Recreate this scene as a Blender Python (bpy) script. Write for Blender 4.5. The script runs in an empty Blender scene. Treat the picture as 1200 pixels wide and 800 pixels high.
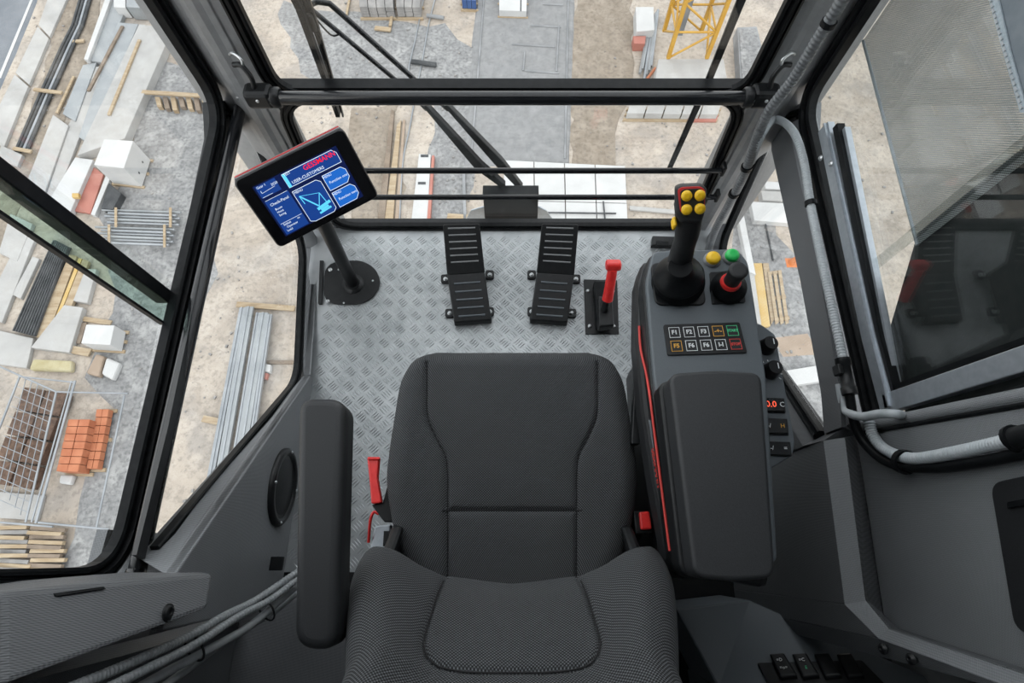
import bpy, bmesh, math, random
from mathutils import Vector, Matrix
random.seed(7)
S = bpy.context.scene
COL = S.collection
V = Vector
# ---------------------------------------------------------------- camera, sky, exposure
H = 1.45
FPX = 620.0
TILT = math.atan(255 / FPX)
cd = bpy.data.cameras.new('camera'); cam = bpy.data.objects.new('camera', cd); COL.objects.link(cam)
cd.sensor_width = 36; cd.lens = 36 * FPX / 1200; cd.clip_start = 0.02; cd.clip_end = 600
cam.location = (0, 0, H); cam.rotation_euler = (TILT, 0, 0)
S.camera = cam
w = bpy.data.worlds.new('overcast_sky'); S.world = w; w.use_nodes = True
bgn = w.node_tree.nodes['Background']; bgn.inputs[0].default_value = (0.93, 0.965, 1.0, 1); bgn.inputs[1].default_value = 1.55
sd = bpy.data.lights.new('sun', 'SUN'); sun = bpy.data.objects.new('sun', sd); COL.objects.link(sun)
sd.energy = 1.0; sd.angle = math.radians(40); sd.color = (1, .97, .93); sun.rotation_euler = (math.radians(38), math.radians(-12), 0)
sun.location = (0, 0, 30)
S.view_settings.view_transform = 'Standard'; S.view_settings.look = 'None'
S.view_settings.gamma = 1; S.view_settings.exposure = 0.45; S.view_settings.use_curve_mapping = False

# ---------------------------------------------------------------- rays: where a line of sight of the photograph meets a plane of the place
_s, _c = math.sin(TILT), math.cos(TILT)
def ray(px, py):
    u = px - 600; v = 400 - py
    return V((u, FPX * _s + v * _c, -FPX * _c + v * _s))
CAM = V((0, 0, H))
def pz(px, py, z): r = ray(px, py); return CAM + r * ((z - H) / r.z)
def px_(px, py, x): r = ray(px, py); return CAM + r * (x / r.x)
def py_(px, py, y): r = ray(px, py); return CAM + r * (y / r.y)
def pn(px, py, n, d):                      # plane n.p = d
    r = ray(px, py); n = V(n); return CAM + r * ((d - n.dot(CAM)) / n.dot(r))
def SL(px, py, off=0): return pn(px, py, (1, .10, .06), -(.56 - off))    # tapered left side wall, off = distance inwards
def SR(px, py, off=0): return pn(px, py, (1, -.10, -.06), (.56 - off))

# ---------------------------------------------------------------- materials
def nd(nt, t, **k):
    n = nt.nodes.new(t)
    for a, b in k.items(): setattr(n, a, b)
    return n
def mth(nt, op, a, b=None):
    n = nd(nt, 'ShaderNodeMath', operation=op)
    for i, v in enumerate((a, b)):
        if v is None: continue
        if isinstance(v, (int, float)): n.inputs[i].default_value = v
        else: nt.links.new(v, n.inputs[i])
    return n.outputs[0]
def base(name, col, rough=.5, metal=0, spec=.5):
    m = bpy.data.materials.new(name); m.use_nodes = True; nt = m.node_tree; b = nt.nodes['Principled BSDF']
    b.inputs['Base Color'].default_value = (*col, 1); b.inputs['Roughness'].default_value = rough; b.inputs['Metallic'].default_value = metal
    b.inputs['Specular IOR Level'].default_value = spec
    return m, nt, b
def noisy(name, col, col2=None, scale=20, rough=.5, metal=0, bump=.1, detail=4, dist=.002, lo=.35, hi=.65, spec=.5, stretch=None, r2=None):
    m, nt, b = base(name, col, rough, metal, spec)
    tc = nd(nt, 'ShaderNodeTexCoord'); src = tc.outputs['Object']
    if stretch:
        mp = nd(nt, 'ShaderNodeMapping'); mp.inputs['Scale'].default_value = stretch; nt.links.new(src, mp.inputs[0]); src = mp.outputs[0]
    nz = nd(nt, 'ShaderNodeTexNoise'); nz.inputs['Scale'].default_value = scale; nz.inputs['Detail'].default_value = detail
    nt.links.new(src, nz.inputs['Vector'])
    if col2:
        cr = nd(nt, 'ShaderNodeValToRGB'); cr.color_ramp.elements[0].position = lo; cr.color_ramp.elements[1].position = hi
        cr.color_ramp.elements[0].color = (*col, 1); cr.color_ramp.elements[1].color = (*col2, 1)
        nt.links.new(nz.outputs[0], cr.inputs[0]); nt.links.new(cr.outputs[0], b.inputs['Base Color'])
    if bump:
        bp = nd(nt, 'ShaderNodeBump'); bp.inputs['Strength'].default_value = bump; bp.inputs['Distance'].default_value = dist
        nt.links.new(nz.outputs[0], bp.inputs['Height']); nt.links.new(bp.outputs[0], b.inputs['Normal'])
    if r2:
        mr = nd(nt, 'ShaderNodeMapRange'); mr.inputs[3].default_value = rough; mr.inputs[4].default_value = r2
        nt.links.new(nz.outputs[0], mr.inputs[0]); nt.links.new(mr.outputs[0], b.inputs['Roughness'])
    return m
def lattice(name, dark, light, pitch, rough, bump=.5, dist=.0006, uv=False, power=1.0, var=.0):
    m, nt, b = base(name, light, rough)
    tc = nd(nt, 'ShaderNodeTexCoord'); sp = nd(nt, 'ShaderNodeSeparateXYZ'); nt.links.new(tc.outputs['UV' if uv else 'Object'], sp.inputs[0])
    x, y, z = sp.outputs; k = 2 * math.pi / pitch
    if uv:
        a = mth(nt, 'SINE', mth(nt, 'MULTIPLY', x, k)); c = mth(nt, 'SINE', mth(nt, 'MULTIPLY', y, k))
        a2 = mth(nt, 'COSINE', mth(nt, 'MULTIPLY', mth(nt, 'ADD', x, y), k * .5)); 
        h = mth(nt, 'MULTIPLY', a, c)
    else:
        a = mth(nt, 'SINE', mth(nt, 'MULTIPLY', mth(nt, 'ADD', x, mth(nt, 'ADD', y, z)), k * 1.0)); c = mth(nt, 'SINE', mth(nt, 'MULTIPLY', mth(nt, 'SUBTRACT', y, mth(nt, 'ADD', z, x)), k * .8))
        h = mth(nt, 'MULTIPLY', a, c)
    h = mth(nt, 'ADD', mth(nt, 'MULTIPLY', h, .5), .5)
    if power != 1: h = mth(nt, 'POWER', h, power)
    mx = nd(nt, 'ShaderNodeMix', data_type='RGBA'); nt.links.new(h, mx.inputs['Factor'])
    mx.inputs['A'].default_value = (*dark, 1); mx.inputs['B'].default_value = (*light, 1); out = mx.outputs['Result']
    if var:
        nz = nd(nt, 'ShaderNodeTexNoise'); nz.inputs['Scale'].default_value = 6; nt.links.new(tc.outputs['Object'], nz.inputs['Vector'])
        hs = nd(nt, 'ShaderNodeHueSaturation'); nt.links.new(out, hs.inputs['Color']); nt.links.new(mth(nt, 'ADD', mth(nt, 'MULTIPLY', nz.outputs[0], var), 1 - var / 2), hs.inputs['Value']); out = hs.outputs[0]
    nt.links.new(out, b.inputs['Base Color'])
    bp = nd(nt, 'ShaderNodeBump'); bp.inputs['Strength'].default_value = bump; bp.inputs['Distance'].default_value = dist
    nt.links.new(h, bp.inputs['Height']); nt.links.new(bp.outputs[0], b.inputs['Normal'])
    return m
def glass(name, tint=(.985, .99, .985), gloss=1.0, ior=1.5):
    m = bpy.data.materials.new(name); m.use_nodes = True; nt = m.node_tree; nt.nodes.remove(nt.nodes['Principled BSDF'])
    out = nt.nodes['Material Output']; tr = nd(nt, 'ShaderNodeBsdfTransparent'); tr.inputs[0].default_value = (*tint, 1)
    gl = nd(nt, 'ShaderNodeBsdfGlossy'); gl.inputs['Roughness'].default_value = .01; gl.inputs['Color'].default_value = (gloss, gloss, gloss, 1)
    lw = nd(nt, 'ShaderNodeLayerWeight'); lw.inputs[0].default_value = .5; mx = nd(nt, 'ShaderNodeMixShader'); f0 = ((ior - 1) / (ior + 1)) ** 2
    fr = mth(nt, 'ADD', mth(nt, 'MULTIPLY', mth(nt, 'POWER', lw.outputs['Facing'], 5.0), 1 - f0), f0)
    nt.links.new(fr, mx.inputs[0]); nt.links.new(tr.outputs[0], mx.inputs[1]); nt.links.new(gl.outputs[0], mx.inputs[2]); nt.links.new(mx.outputs[0], out.inputs[0])
    return m
def meshcloth(name, col, pitch, cover):
    m, nt, b = base(name, col, .8); out = nt.nodes['Material Output']
    tc = nd(nt, 'ShaderNodeTexCoord'); sp = nd(nt, 'ShaderNodeSeparateXYZ'); nt.links.new(tc.outputs['Object'], sp.inputs[0]); k = 2 * math.pi / pitch
    a = mth(nt, 'SINE', mth(nt, 'MULTIPLY', sp.outputs[1], k)); c = mth(nt, 'SINE', mth(nt, 'MULTIPLY', sp.outputs[2], k))
    h = mth(nt, 'MULTIPLY', a, c); g = mth(nt, 'GREATER_THAN', h, cover)
    tr = nd(nt, 'ShaderNodeBsdfTransparent'); mx = nd(nt, 'ShaderNodeMixShader')
    nt.links.new(g, mx.inputs[0]); nt.links.new(b.outputs[0], mx.inputs[1]); nt.links.new(tr.outputs[0], mx.inputs[2]); nt.links.new(mx.outputs[0], out.inputs[0])
    return m
def emit(name, col, e=1):
    m, nt, b = base(name, (0, 0, 0), .25); b.inputs['Emission Color'].default_value = (*col, 1); b.inputs['Emission Strength'].default_value = e; return m
def brushed(name, col): return noisy(name, col, None, 300, .35, .9, .1, 2, .0005)
M = dict(
    plate=noisy('tread_plate', (.33, .35, .36), (.47, .49, .50), 14, .38, .55, .15, 8, .001, r2=.55),
    plate2=noisy('tread_rib_worn', (.44, .46, .47), (.58, .60, .61), 30, .32, .6, .1, 4, .0008),
    vinyl=lattice('grained_vinyl', (.165, .172, .18), (.275, .288, .30), .0040, .42, .6, .0012, var=.25),
    vinyl_d=lattice('dark_grained_vinyl', (.075, .079, .084), (.165, .173, .182), .0040, .5, .6, .001, var=.3),
    pillar=noisy('satin_grey_paint', (.24, .247, .253), (.275, .282, .288), 60, .33, .1, .04, 5, .0008),
    rubber=noisy('black_rubber', (.006, .007, .008), (.011, .012, .013), 50, .36, 0, .06, 4, .001, spec=.14),
    black=noisy('black_satin_plastic', (.008, .009, .010), (.013, .014, .015), 80, .38, 0, .08, 4, .0006, spec=.35),
    blackg=noisy('black_gloss_paint', (.008, .009, .011), (.012, .013, .015), 40, .2, 0, .02, 3, .0005),
    mattb=noisy('matt_black_plastic', (.010, .011, .012), (.017, .018, .020), 900, .55, 0, .25, 2, .0005),
    pad=noisy('grey_black_pad_skin', (.024, .026, .028), (.032, .034, .037), 700, .5, 0, .3, 3, .0006),
    padl=noisy('black_pad_skin', (.011, .012, .014), (.017, .019, .021), 700, .48, 0, .3, 3, .0006),
    console=noisy('console_grey_plastic', (.105, .122, .135), (.118, .136, .15), 900, .45, 0, .15, 3, .0004),
    fabric=lattice('woven_seat_fabric', (.006, .0065, .007), (.19, .20, .212), .0044, .95, .9, .0015, uv=True, power=2.2, var=.15),
    seam=noisy('seam_thread', (.008, .008, .009), None, 100, .8, 0, 0),
    red=noisy('red_plastic', (.75, .03, .03), (.85, .045, .04), 60, .3, 0, .03, 2, .0005),
    redd=noisy('dull_red', (.55, .03, .03), (.6, .04, .04), 60, .4, 0, 0),
    yel=noisy('yellow_plastic', (.88, .52, .01), (.95, .60, .02), 60, .35, 0, .02),
    grn=noisy('green_plastic', (.02, .50, .10), (.03, .60, .13), 60, .35, 0, .02),
    steel=brushed('bright_steel', (.6, .62, .63)), alu=noisy('aluminium_profile', (.42, .46, .50), (.48, .52, .56), 90, .38, .6, .03, 3, .0005),
    hose=noisy('grey_hose', (.25, .27, .28), (.31, .325, .335), 60, .42, 0, .05), hosel=noisy('light_grey_hose', (.42, .46, .48), (.50, .53, .55), 60, .4, 0, .05),
    glass=glass('clear_glass'), glasst=glass('dim_glass', (.87, .885, .88), .9, 1.6), gedge=glass('green_glass_edge', (.74, .84, .80), .9, 1.5),
    blind=meshcloth('sunblind_mesh', (.40, .43, .44), .0045, .0), blindd=noisy('blackout_cloth', (.022, .027, .028), (.032, .037, .038), 30, .8, 0, .1),
    curtain=noisy('curtain_cloth', (.17, .20, .225), (.21, .24, .265), 40, .85, 0, .3), curtaine=noisy('curtain_edge_tape', (.34, .40, .44), (.42, .48, .52), 200, .7, 0, .4),
    hosed=noisy('dark_grey_conduit', (.13, .138, .145), (.17, .178, .185), 60, .4, 0, .05),
    white=noisy('white_print', (.85, .87, .88), None, 10, .5, 0, 0), amber=noisy('amber_print', (.8, .42, .06), None, 10, .5, 0, 0),
    greenp=noisy('green_print', (.08, .62, .28), None, 10, .5, 0, 0), redp=noisy('red_print', (.7, .06, .05), None, 10, .5, 0, 0),
    scrbg=emit('screen_backlight', (.003, .008, .05), 1), scr1=emit('screen_blue', (.008, .04, .20), 1), scr2=emit('screen_light_blue', (.012, .11, .45), 1),
    scrc=emit('screen_cyan', (.10, .55, .85), 1), scrw=emit('screen_white', (.65, .75, .85), 1), scrr=emit('screen_red', (.85, .01, .02), 1),
    screen_off=noisy('black_glass_bezel', (.003, .003, .004), None, 10, .12, 0, 0),
)
# ---------------------------------------------------------------- mesh helpers
class MB:
    def __init__(s): s.v = []; s.f = []; s.uv = None; s.smooth = set()
    def add(s, vs, fs, smooth=False):
        n = len(s.v); s.v += [V(p) for p in vs]
        for f in fs:
            if smooth: s.smooth.add(len(s.f))
            s.f.append(tuple(i + n for i in f))
        return s
    def box(s, c, size, R=None):
        c = V(c); x, y, z = [a / 2 for a in size]; R = R or Matrix.Identity(3)
        vs = [c + R @ V((a * x, b * y, d * z)) for d in (-1, 1) for b in (-1, 1) for a in (-1, 1)]
        return s.add(vs, [(0, 2, 3, 1), (4, 5, 7, 6), (0, 1, 5, 4), (2, 6, 7, 3), (0, 4, 6, 2), (1, 3, 7, 5)])
    def slab(s, pts, off):
        pts = [V(p) for p in pts]; off = V(off); n = len(pts)
        vs = pts + [p + off for p in pts]
        nrm = V((0, 0, 0))
        for i in range(n): nrm += pts[i].cross(pts[(i + 1) % n])
        fl = nrm.dot(off) > 0
        fs = [tuple(range(n)), tuple(range(2 * n - 1, n - 1, -1))] + [(i, i + n, (i + 1) % n + n, (i + 1) % n) for i in range(n)]
        if fl: fs = [tuple(reversed(f)) for f in fs]
        return s.add(vs, fs)
    def tube(s, path, r, seg=12, caps=True, closed=False, rf=None):
        path = [V(p) for p in path]; n = len(path); rings = []; up = None
        for i, p in enumerate(path):
            if closed: t = path[(i + 1) % n] - path[i - 1]
            else: t = path[min(i + 1, n - 1)] - path[max(i - 1, 0)]
            t.normalize()
            if up is None: up = t.orthogonal().normalized()
            up = (up - t * up.dot(t)).normalized(); b = t.cross(up)
            rr = rf(i) if rf else (r[i] if isinstance(r, (list, tuple)) else r)
            rings.append([p + (up * math.cos(a) + b * math.sin(a)) * rr for a in [2 * math.pi * k / seg for k in range(seg)]])
        vs = [q for rg in rings for q in rg]; fs = []
        m = n if closed else n - 1
        for i in range(m):
            j = (i + 1) % n
            for k in range(seg): fs.append((i * seg + k, i * seg + (k + 1) % seg, j * seg + (k + 1) % seg, j * seg + k))
        s.add(vs, fs, True)
        if caps and not closed:
            s.add(rings[0], [tuple(reversed(range(seg)))]); s.add(rings[-1], [tuple(range(seg))])
        return s
    def sweep(s, path, prof, nrm, closed=False):
        # prof: (a,b): a along side vector (nrm x tangent), b along nrm
        path = [V(p) for p in path]; n = len(path); k = len(prof); nrm = V(nrm).normalized(); vs = []
        for i, p in enumerate(path):
            t0 = (path[i] - path[i - 1]).normalized() if (closed or i > 0) else None
            t1 = (path[(i + 1) % n] - path[i]).normalized() if (closed or i < n - 1) else None
            if t0 is None: t0 = t1
            if t1 is None: t1 = t0
            t = (t0 + t1).normalized(); sd_ = nrm.cross(t).normalized(); cs = max(.5, t.dot(t1))
            for a, b in prof: vs.append(p + sd_ * (a / cs) + nrm * b)
        fs = []
        for i in range(n if closed else n - 1):
            j = (i + 1) % n
            for q in range(k): fs.append((i * k + q, i * k + (q + 1) % k, j * k + (q + 1) % k, j * k + q))
        if not closed: fs += [tuple(reversed(range(k))), tuple(range((n - 1) * k, n * k))]
        return s.add(vs, fs)
    def lathe(s, prof, o, axis=(0, 0, 1), seg=28, sx=1):
        o = V(o); ax = V(axis).normalized(); u = ax.orthogonal().normalized(); b = ax.cross(u); vs = []
        for r, h in prof:
            for k in range(seg):
                a = 2 * math.pi * k / seg; vs.append(o + ax * h + (u * math.cos(a) + b * math.sin(a)) * max(r, 1e-5))
        fs = [(i * seg + k, i * seg + (k + 1) % seg, (i + 1) * seg + (k + 1) % seg, (i + 1) * seg + k) for i in range(len(prof) - 1) for k in range(seg)]
        s.add(vs, fs, True)
        s.add(vs[:seg], [tuple(reversed(range(seg)))]); s.add(vs[-seg:], [tuple(range(seg))]); return s
    def pad(s, poly, off, r=.008, rc=.02, n=5, top_only=True):
        """rounded slab: poly (3D planar ring), extruded along off, corners rounded by rc, far edge rounded by r"""
        poly = [V(p) for p in poly]; off = V(off); N = off.normalized(); L = off.length
        c = sum(poly, V((0, 0, 0))) / len(poly); ar = V((0, 0, 0))
        for i in range(len(poly)): ar += (poly[i] - c).cross(poly[(i + 1) % len(poly)] - c)
        if ar.dot(N) < 0: poly.reverse()
        poly = roundpoly(poly, rc, 6); m = len(poly)
        def inset(d):
            out = []
            for i in range(m):
                a = (poly[i] - poly[i - 1]).normalized(); b = (poly[(i + 1) % m] - poly[i]).normalized()
                na = N.cross(a); nb = N.cross(b); q = (na + nb).normalized(); out.append(poly[i] + q * (d / max(.5, q.dot(na))))
            return out
        rings = [[p for p in inset(0 if top_only else r * .6)]]
        if not top_only: rings.append([p + N * r * .6 for p in poly])
        for k in range(n + 1):
            a = math.pi / 2 * k / n; d = r * (1 - math.cos(a)); h = L - r + r * math.sin(a); rings.append([p + N * h for p in inset(d)])
        vs = [p for rg in rings for p in rg]
        fs = [(i * m + k, i * m + (k + 1) % m, (i + 1) * m + (k + 1) % m, (i + 1) * m + k) for i in range(len(rings) - 1) for k in range(m)]
        s.add(vs, fs, True); s.add(rings[0], [tuple(reversed(range(m)))]); s.add(rings[-1], [tuple(range(m))]); return s
def roundpoly(poly, rc, n=6):
    out = []; m = len(poly)
    for i, p in enumerate(poly):
        a = poly[i - 1] - p; b = poly[(i + 1) % m] - p; d = min(rc if not isinstance(rc, (list, tuple)) else rc[i], a.length * .48, b.length * .48)
        if d < 1e-5: out.append(p); continue
        A = p + a.normalized() * d; B = p + b.normalized() * d
        for k in range(n + 1):
            t = k / n; out.append(A * (1 - t) ** 2 + p * 2 * t * (1 - t) + B * t * t)
    return out
def roundpath(path, rc, n=6):
    path = [V(p) for p in path]; out = [path[0]]
    for i in range(1, len(path) - 1):
        p = path[i]; a = path[i - 1] - p; b = path[i + 1] - p; d = min(rc, a.length * .48, b.length * .48)
        A = p + a.normalized() * d; B = p + b.normalized() * d
        for k in range(n + 1):
            t = k / n; out.append(A * (1 - t) ** 2 + p * 2 * t * (1 - t) + B * t * t)
    return out + [path[-1]]
def smoothpath(pts, sub=8):
    pts = [V(p) for p in pts]; out = []
    for i in range(len(pts) - 1):
        p0 = pts[max(i - 1, 0)]; p1 = pts[i]; p2 = pts[i + 1]; p3 = pts[min(i + 2, len(pts) - 1)]
        for k in range(sub):
            t = k / sub; out.append(.5 * ((2 * p1) + (p2 - p0) * t + (2 * p0 - 5 * p1 + 4 * p2 - p3) * t * t + (3 * p1 - p0 - 3 * p2 + p3) * t ** 3))
    return out + [pts[-1]]
def resample(pts, step):
    out = [pts[0]]; acc = 0
    for i in range(1, len(pts)):
        a, b = pts[i - 1], pts[i]; L = (b - a).length; d = step - acc
        while d <= L: out.append(a.lerp(b, d / L)); d += step
        acc = L - (d - step)
    return out
ROOT = {}
def obj(name, mb, mat, parent=None, bevel=0, smooth=None, kind=None, label=None):
    """one mesh object; world coordinates in mb. Top level: origin at its base."""
    vs = mb.v
    if parent is None:
        xs = [p.x for p in vs]; ys = [p.y for p in vs]; zs = [p.z for p in vs]
        o_ = V(((min(xs) + max(xs)) / 2, (min(ys) + max(ys)) / 2, min(zs)))
    else: o_ = ROOT[parent]
    me = bpy.data.meshes.new(name); me.from_pydata([tuple(p - o_) for p in vs], [], mb.f); me.update()
    if mb.uv:
        uvl = me.uv_layers.new(name='uv')
        for l in me.loops: uvl.data[l.index].uv = mb.uv[l.vertex_index]
    mats = mat if isinstance(mat, (list, tuple)) else [mat]
    for m_ in mats: me.materials.append(m_)
    if mb.smooth:
        for i in mb.smooth: me.polygons[i].use_smooth = True
    if smooth:
        for p in me.polygons: p.use_smooth = True
    o = bpy.data.objects.new(name, me); COL.objects.link(o)
    if parent is None: o.location = o_; ROOT[o] = o_
    else: o.parent = parent; ROOT[o] = o_
    if bevel:
        b = o.modifiers.new('bevel', 'BEVEL'); b.width = bevel; b.segments = 2; b.limit_method = 'ANGLE'; b.angle_limit = math.radians(40)
    if kind: o['kind'] = kind
    if label: o['label'] = label
    return o
def tag(o, label, cat, group=None, kind=None):
    o['label'] = label; o['category'] = cat
    if group: o['group'] = group
    if kind: o['kind'] = kind
    return o
def thing(name, label, cat, loc, group=None):
    o = bpy.data.objects.new(name, None); COL.objects.link(o); o.location = loc; o.empty_display_size = .05; ROOT[o] = V(loc); return tag(o, label, cat, group)
def struct(name, mb, mat, parent=None, **k):
    return obj(name, mb, mat, parent, kind='structure' if parent is None else None, **k)
def text(name, s, size, org, xa, ya, mat, parent, ext=.0003, align='CENTER', sx=1.0, bold=0):
    cu = bpy.data.curves.new('t', 'FONT'); cu.body = s; cu.size = size; cu.align_x = align; cu.align_y = 'CENTER'; cu.extrude = ext; cu.resolution_u = 2; cu.offset = bold
    t = bpy.data.objects.new('t', cu); COL.objects.link(t); dg = bpy.context.evaluated_depsgraph_get(); dg.update()
    me = bpy.data.meshes.new_from_object(t.evaluated_get(dg)); bpy.data.objects.remove(t)
    xa = V(xa).normalized(); ya = V(ya).normalized(); na = xa.cross(ya).normalized(); ya = na.cross(xa); org = V(org)
    mb = MB(); mb.v = [org + xa * v.co.x * sx + ya * v.co.y + na * (v.co.z + ext) for v in me.vertices]; mb.f = [tuple(p.vertices) for p in me.polygons]
    bpy.data.meshes.remove(me)
    return obj(name, mb, mat, parent)
def bolt(o, n, r=.006, h=.004): 
    return MB().lathe([(r * 1.25, 0), (r * 1.25, .0015), (r, .0015), (r * .95, h * .8), (r * .6, h), (r * .3, h), (r * .25, h * .6)], o, n, 14)
# ================================================================ THE CAB (setting)
def gasket(name, path, nrm, w=.04, h=.02, parent=None, mat=None, closed=True):
    path = [V(p) for p in path]; nrm = V(nrm).normalized(); c = sum(path, V((0, 0, 0))) / len(path); ar = 0
    for i in range(len(path)): ar += (path[i] - c).cross(path[(i + 1) % len(path)] - c).dot(nrm)
    if ar > 0: path.reverse()
    prof = [(0, -.004), (0, h * .6), (w * .10, h * .75), (w * .22, h * .75), (w * .27, h * .45), (w * .33, h * .45), (w * .40, h), (w * .62, h), (w * .68, h * .55), (w * .74, h * .55), (w * .80, h * .8), (w * .96, h * .7), (w, 0), (w, -.004)]
    mb = MB().sweep(path, prof, nrm, closed); return obj(name, mb, mat or M['rubber'], parent)
def winroot(n, loc):
    o = bpy.data.objects.new('window_%d' % n, None); COL.objects.link(o); o.location = loc; ROOT[o] = V(loc); o['kind'] = 'structure'; return o
ZT = 1.62
# floor
mb = MB().slab([(-.655, .995, 0), (.655, .995, 0), (.60, -.03, 0), (-.60, -.03, 0)], (0, 0, -.03))
floor = struct('floor', mb, M['plate'])
mb = MB(); P_ = .0315; u_ = V((1, 1, 0)).normalized(); v_ = V((-1, 1, 0)).normalized()
for i in range(-30, 32):
    for j in range(-30, 32):
        c = (u_ * i + v_ * j) * P_ + V((0, .48, 0))
        if not (-.565 < c.x < .57 and -.015 < c.y < .965): continue
        a, b = (u_, v_) if (i + j) % 2 else (v_, u_)
        for k in range(4):
            q = c + b * (k - 1.5) * .0074; L = .0135; W = .0018; h = .0017
            mb.add([q - a * L, q + a * L, q + b * W, q - b * W, q + V((0, 0, h)) - a * L * .55, q + V((0, 0, h)) + a * L * .55], [(0, 3, 4), (3, 5, 4), (3, 1, 5), (1, 2, 5), (2, 4, 5), (2, 0, 4)])
obj('tread_ribs', mb, M['plate2'], floor, kind='stuff')
# rear platform behind the plate
mb = MB().slab([(-.64, -.03, .0), (.64, -.03, 0), (.64, -.6, 0), (-.64, -.6, 0)], (0, 0, -.03)); struct('trim_1', mb, M['black'])
mb = MB().slab([(-.60, -.075, .15), (-.16, -.085, .15), (-.16, -.60, .15), (-.60, -.60, .15)], (0, 0, -.15)); struct('trim_2', mb, M['vinyl_d'], bevel=.006)
# rear wall and ceiling
struct('wall_rear', MB().slab([(-.76, -.60, -.03), (.76, -.60, -.03), (.76, -.60, 2.1), (-.76, -.60, 2.1)], (0, -.03, 0)), M['vinyl'])
struct('ceiling', MB().slab([(-.76, -.60, 2.1), (.76, -.60, 2.1), (.76, .5, 2.1), (-.76, .5, 2.1)], (0, 0, .03)), M['vinyl'])
# front corner pillars
for sgn, nm in ((-1, 'trim_3'), (1, 'trim_4')):
    sec = [(-.556, .992), (-.556, 1.0), (-.566, 1.0), (-.584, .997), (-.586, .993), (-.600, .991), (-.612, .986), (-.626, .985), (-.640, .990), (-.655, 1.0), (-.69, 1.012), (-.74, 1.012), (-.74, 1.05), (-.556, 1.05)]
    pts = [(-sgn * x, y, -.03) for x, y in sec]
    struct(nm, MB().slab(pts, (0, 0, 2.1)), M['pillar'], bevel=.002)
def yz(x, pts): return [V((x, a, b)) for a, b in pts]
# windshield panes with their gaskets
w1 = winroot(1, (0, 1.0, .55)); w2 = winroot(2, (0, 1.0, 0))
def xz(y, pts): return [V((a, y, b)) for a, b in pts]
obj('pane', MB().box((0, 1.012, (.525 + ZT) / 2), (1.16, .006, ZT - .525)), M['glass'], w1)
g1 = roundpoly(xz(1.0, [(-.528, .548), (.528, .548), (.528, ZT), (-.528, ZT)]), .05, 7)
gasket('gasket', g1, (0, -1, 0), .034, .016, w1)
obj('pane', MB().box((0, 1.012, .262), (1.16, .006, .525)), M['glass'], w2)
g2 = roundpoly(xz(1.0, [(-.563, .018), (.563, .018), (.532, .512), (-.532, .512)]), .07, 8)
gasket('gasket', g2, (0, -1, 0), .030, .016, w2)
struct('trim_5', MB().box((0, 1.01, .53), (1.14, .03, .045)), M['rubber'])
struct('trim_6', MB().box((0, 1.01, -.02), (1.14, .03, .06)), M['black'])
# upper side windows
XW = .69
def mirror(pts, s): return [V((p.x * s, p.y, p.z)) for p in pts]
wl = winroot(3, (-XW, .48, .5)); wr = winroot(4, (XW, .48, .5)); wll = winroot(5, (-.6, .5, .05)); wlr = winroot(6, (.6, .5, .05))
zb = lambda y: .470 + .05 * y
gl = [(-.012, ZT), (-.012, zb(0)), (.972, zb(.97)), (.972, ZT)]
path = roundpoly(yz(-XW, gl), .075, 9)
gasket('gasket', path, (1, 0, 0), .040, .022, wl)
obj('pane', MB().slab(yz(-XW - .005, [(.50, ZT), (.50, .46), (.985, .50), (.985, ZT)]), (-.005, 0, 0)), M['glass'], wl)
obj('pane', MB().slab(yz(-XW - .020, [(-.02, ZT), (-.02, .44), (.535, .48), (.535, ZT)]), (-.005, 0, 0)), M['glass'], wl)
obj('mullion', MB().slab(yz(-XW - .002, [(.478, ZT), (.478, zb(.48) - .005), (.505, zb(.5) - .005), (.505, ZT)]), (-.028, 0, 0)), M['rubber'], wl, bevel=.003)
obj('glass_edge', MB().slab(yz(-XW - .004, [(.436, ZT), (.436, zb(.44) - .005), (.478, zb(.46) - .005), (.478, ZT)]), (-.005, 0, 0)), M['gedge'], wl)
obj('edge_seal', MB().slab(yz(-XW - .002, [(.432, ZT), (.432, zb(.44) - .005), (.437, zb(.46) - .005), (.437, ZT)]), (-.010, 0, 0)), M['rubber'], wl)
# right: gasket, sash frame of aluminium with a track, panes, blinds
gr_ = [(.215, ZT), (.215, .490), (.972, .528), (.972, ZT)]
gasket('gasket', roundpoly(yz(XW, gr_), .06, 8), (-1, 0, 0), .040, .022, wr)
obj('pane', MB().slab(yz(XW + .008, [(.515, ZT), (.515, .50), (.985, .52), (.985, ZT)]), (.005, 0, 0)), M['glasst'], wr)
obj('pane', MB().slab(yz(XW + .002, [(.235, ZT), (.235, .50), (.53, .52), (.53, ZT)]), (.005, 0, 0)), M['glasst'], wr)
tr = MB(); tr.sweep([px_(966, 150, XW - .012), px_(1019, 395, XW - .012), px_(1041, 478, XW - .012)], [(-.014, -.01), (-.014, .006), (.012, .006), (.012, .010), (.016, .010), (.016, .004), (.020, .004), (.020, -.01)], (-1, 0, 0))
obj('track', tr, M['alu'], wr)
tr = MB(); tr.sweep([px_(982, 148, XW - .006), px_(1032, 395, XW - .006), px_(1050, 468, XW - .006)], [(-.006, -.008), (-.006, .008), (.010, .008), (.010, -.008)], (-1, 0, 0)); obj('slide_seal', tr, M['rubber'], wr)
tr = MB(); tr.sweep([px_(992, 150, XW), px_(1038, 380, XW), px_(1052, 455, XW)], [(-.005, -.006), (-.005, .006), (.004, .006), (.004, -.006)], (-1, 0, 0)); obj('outer_track', tr, M['alu'], wr)
sa = px_(1051, 468, XW - .006); sb = px_(1215, 415, XW - .006)
d_ = (sb - sa).normalized(); top = sa + d_ * 1.1
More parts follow.
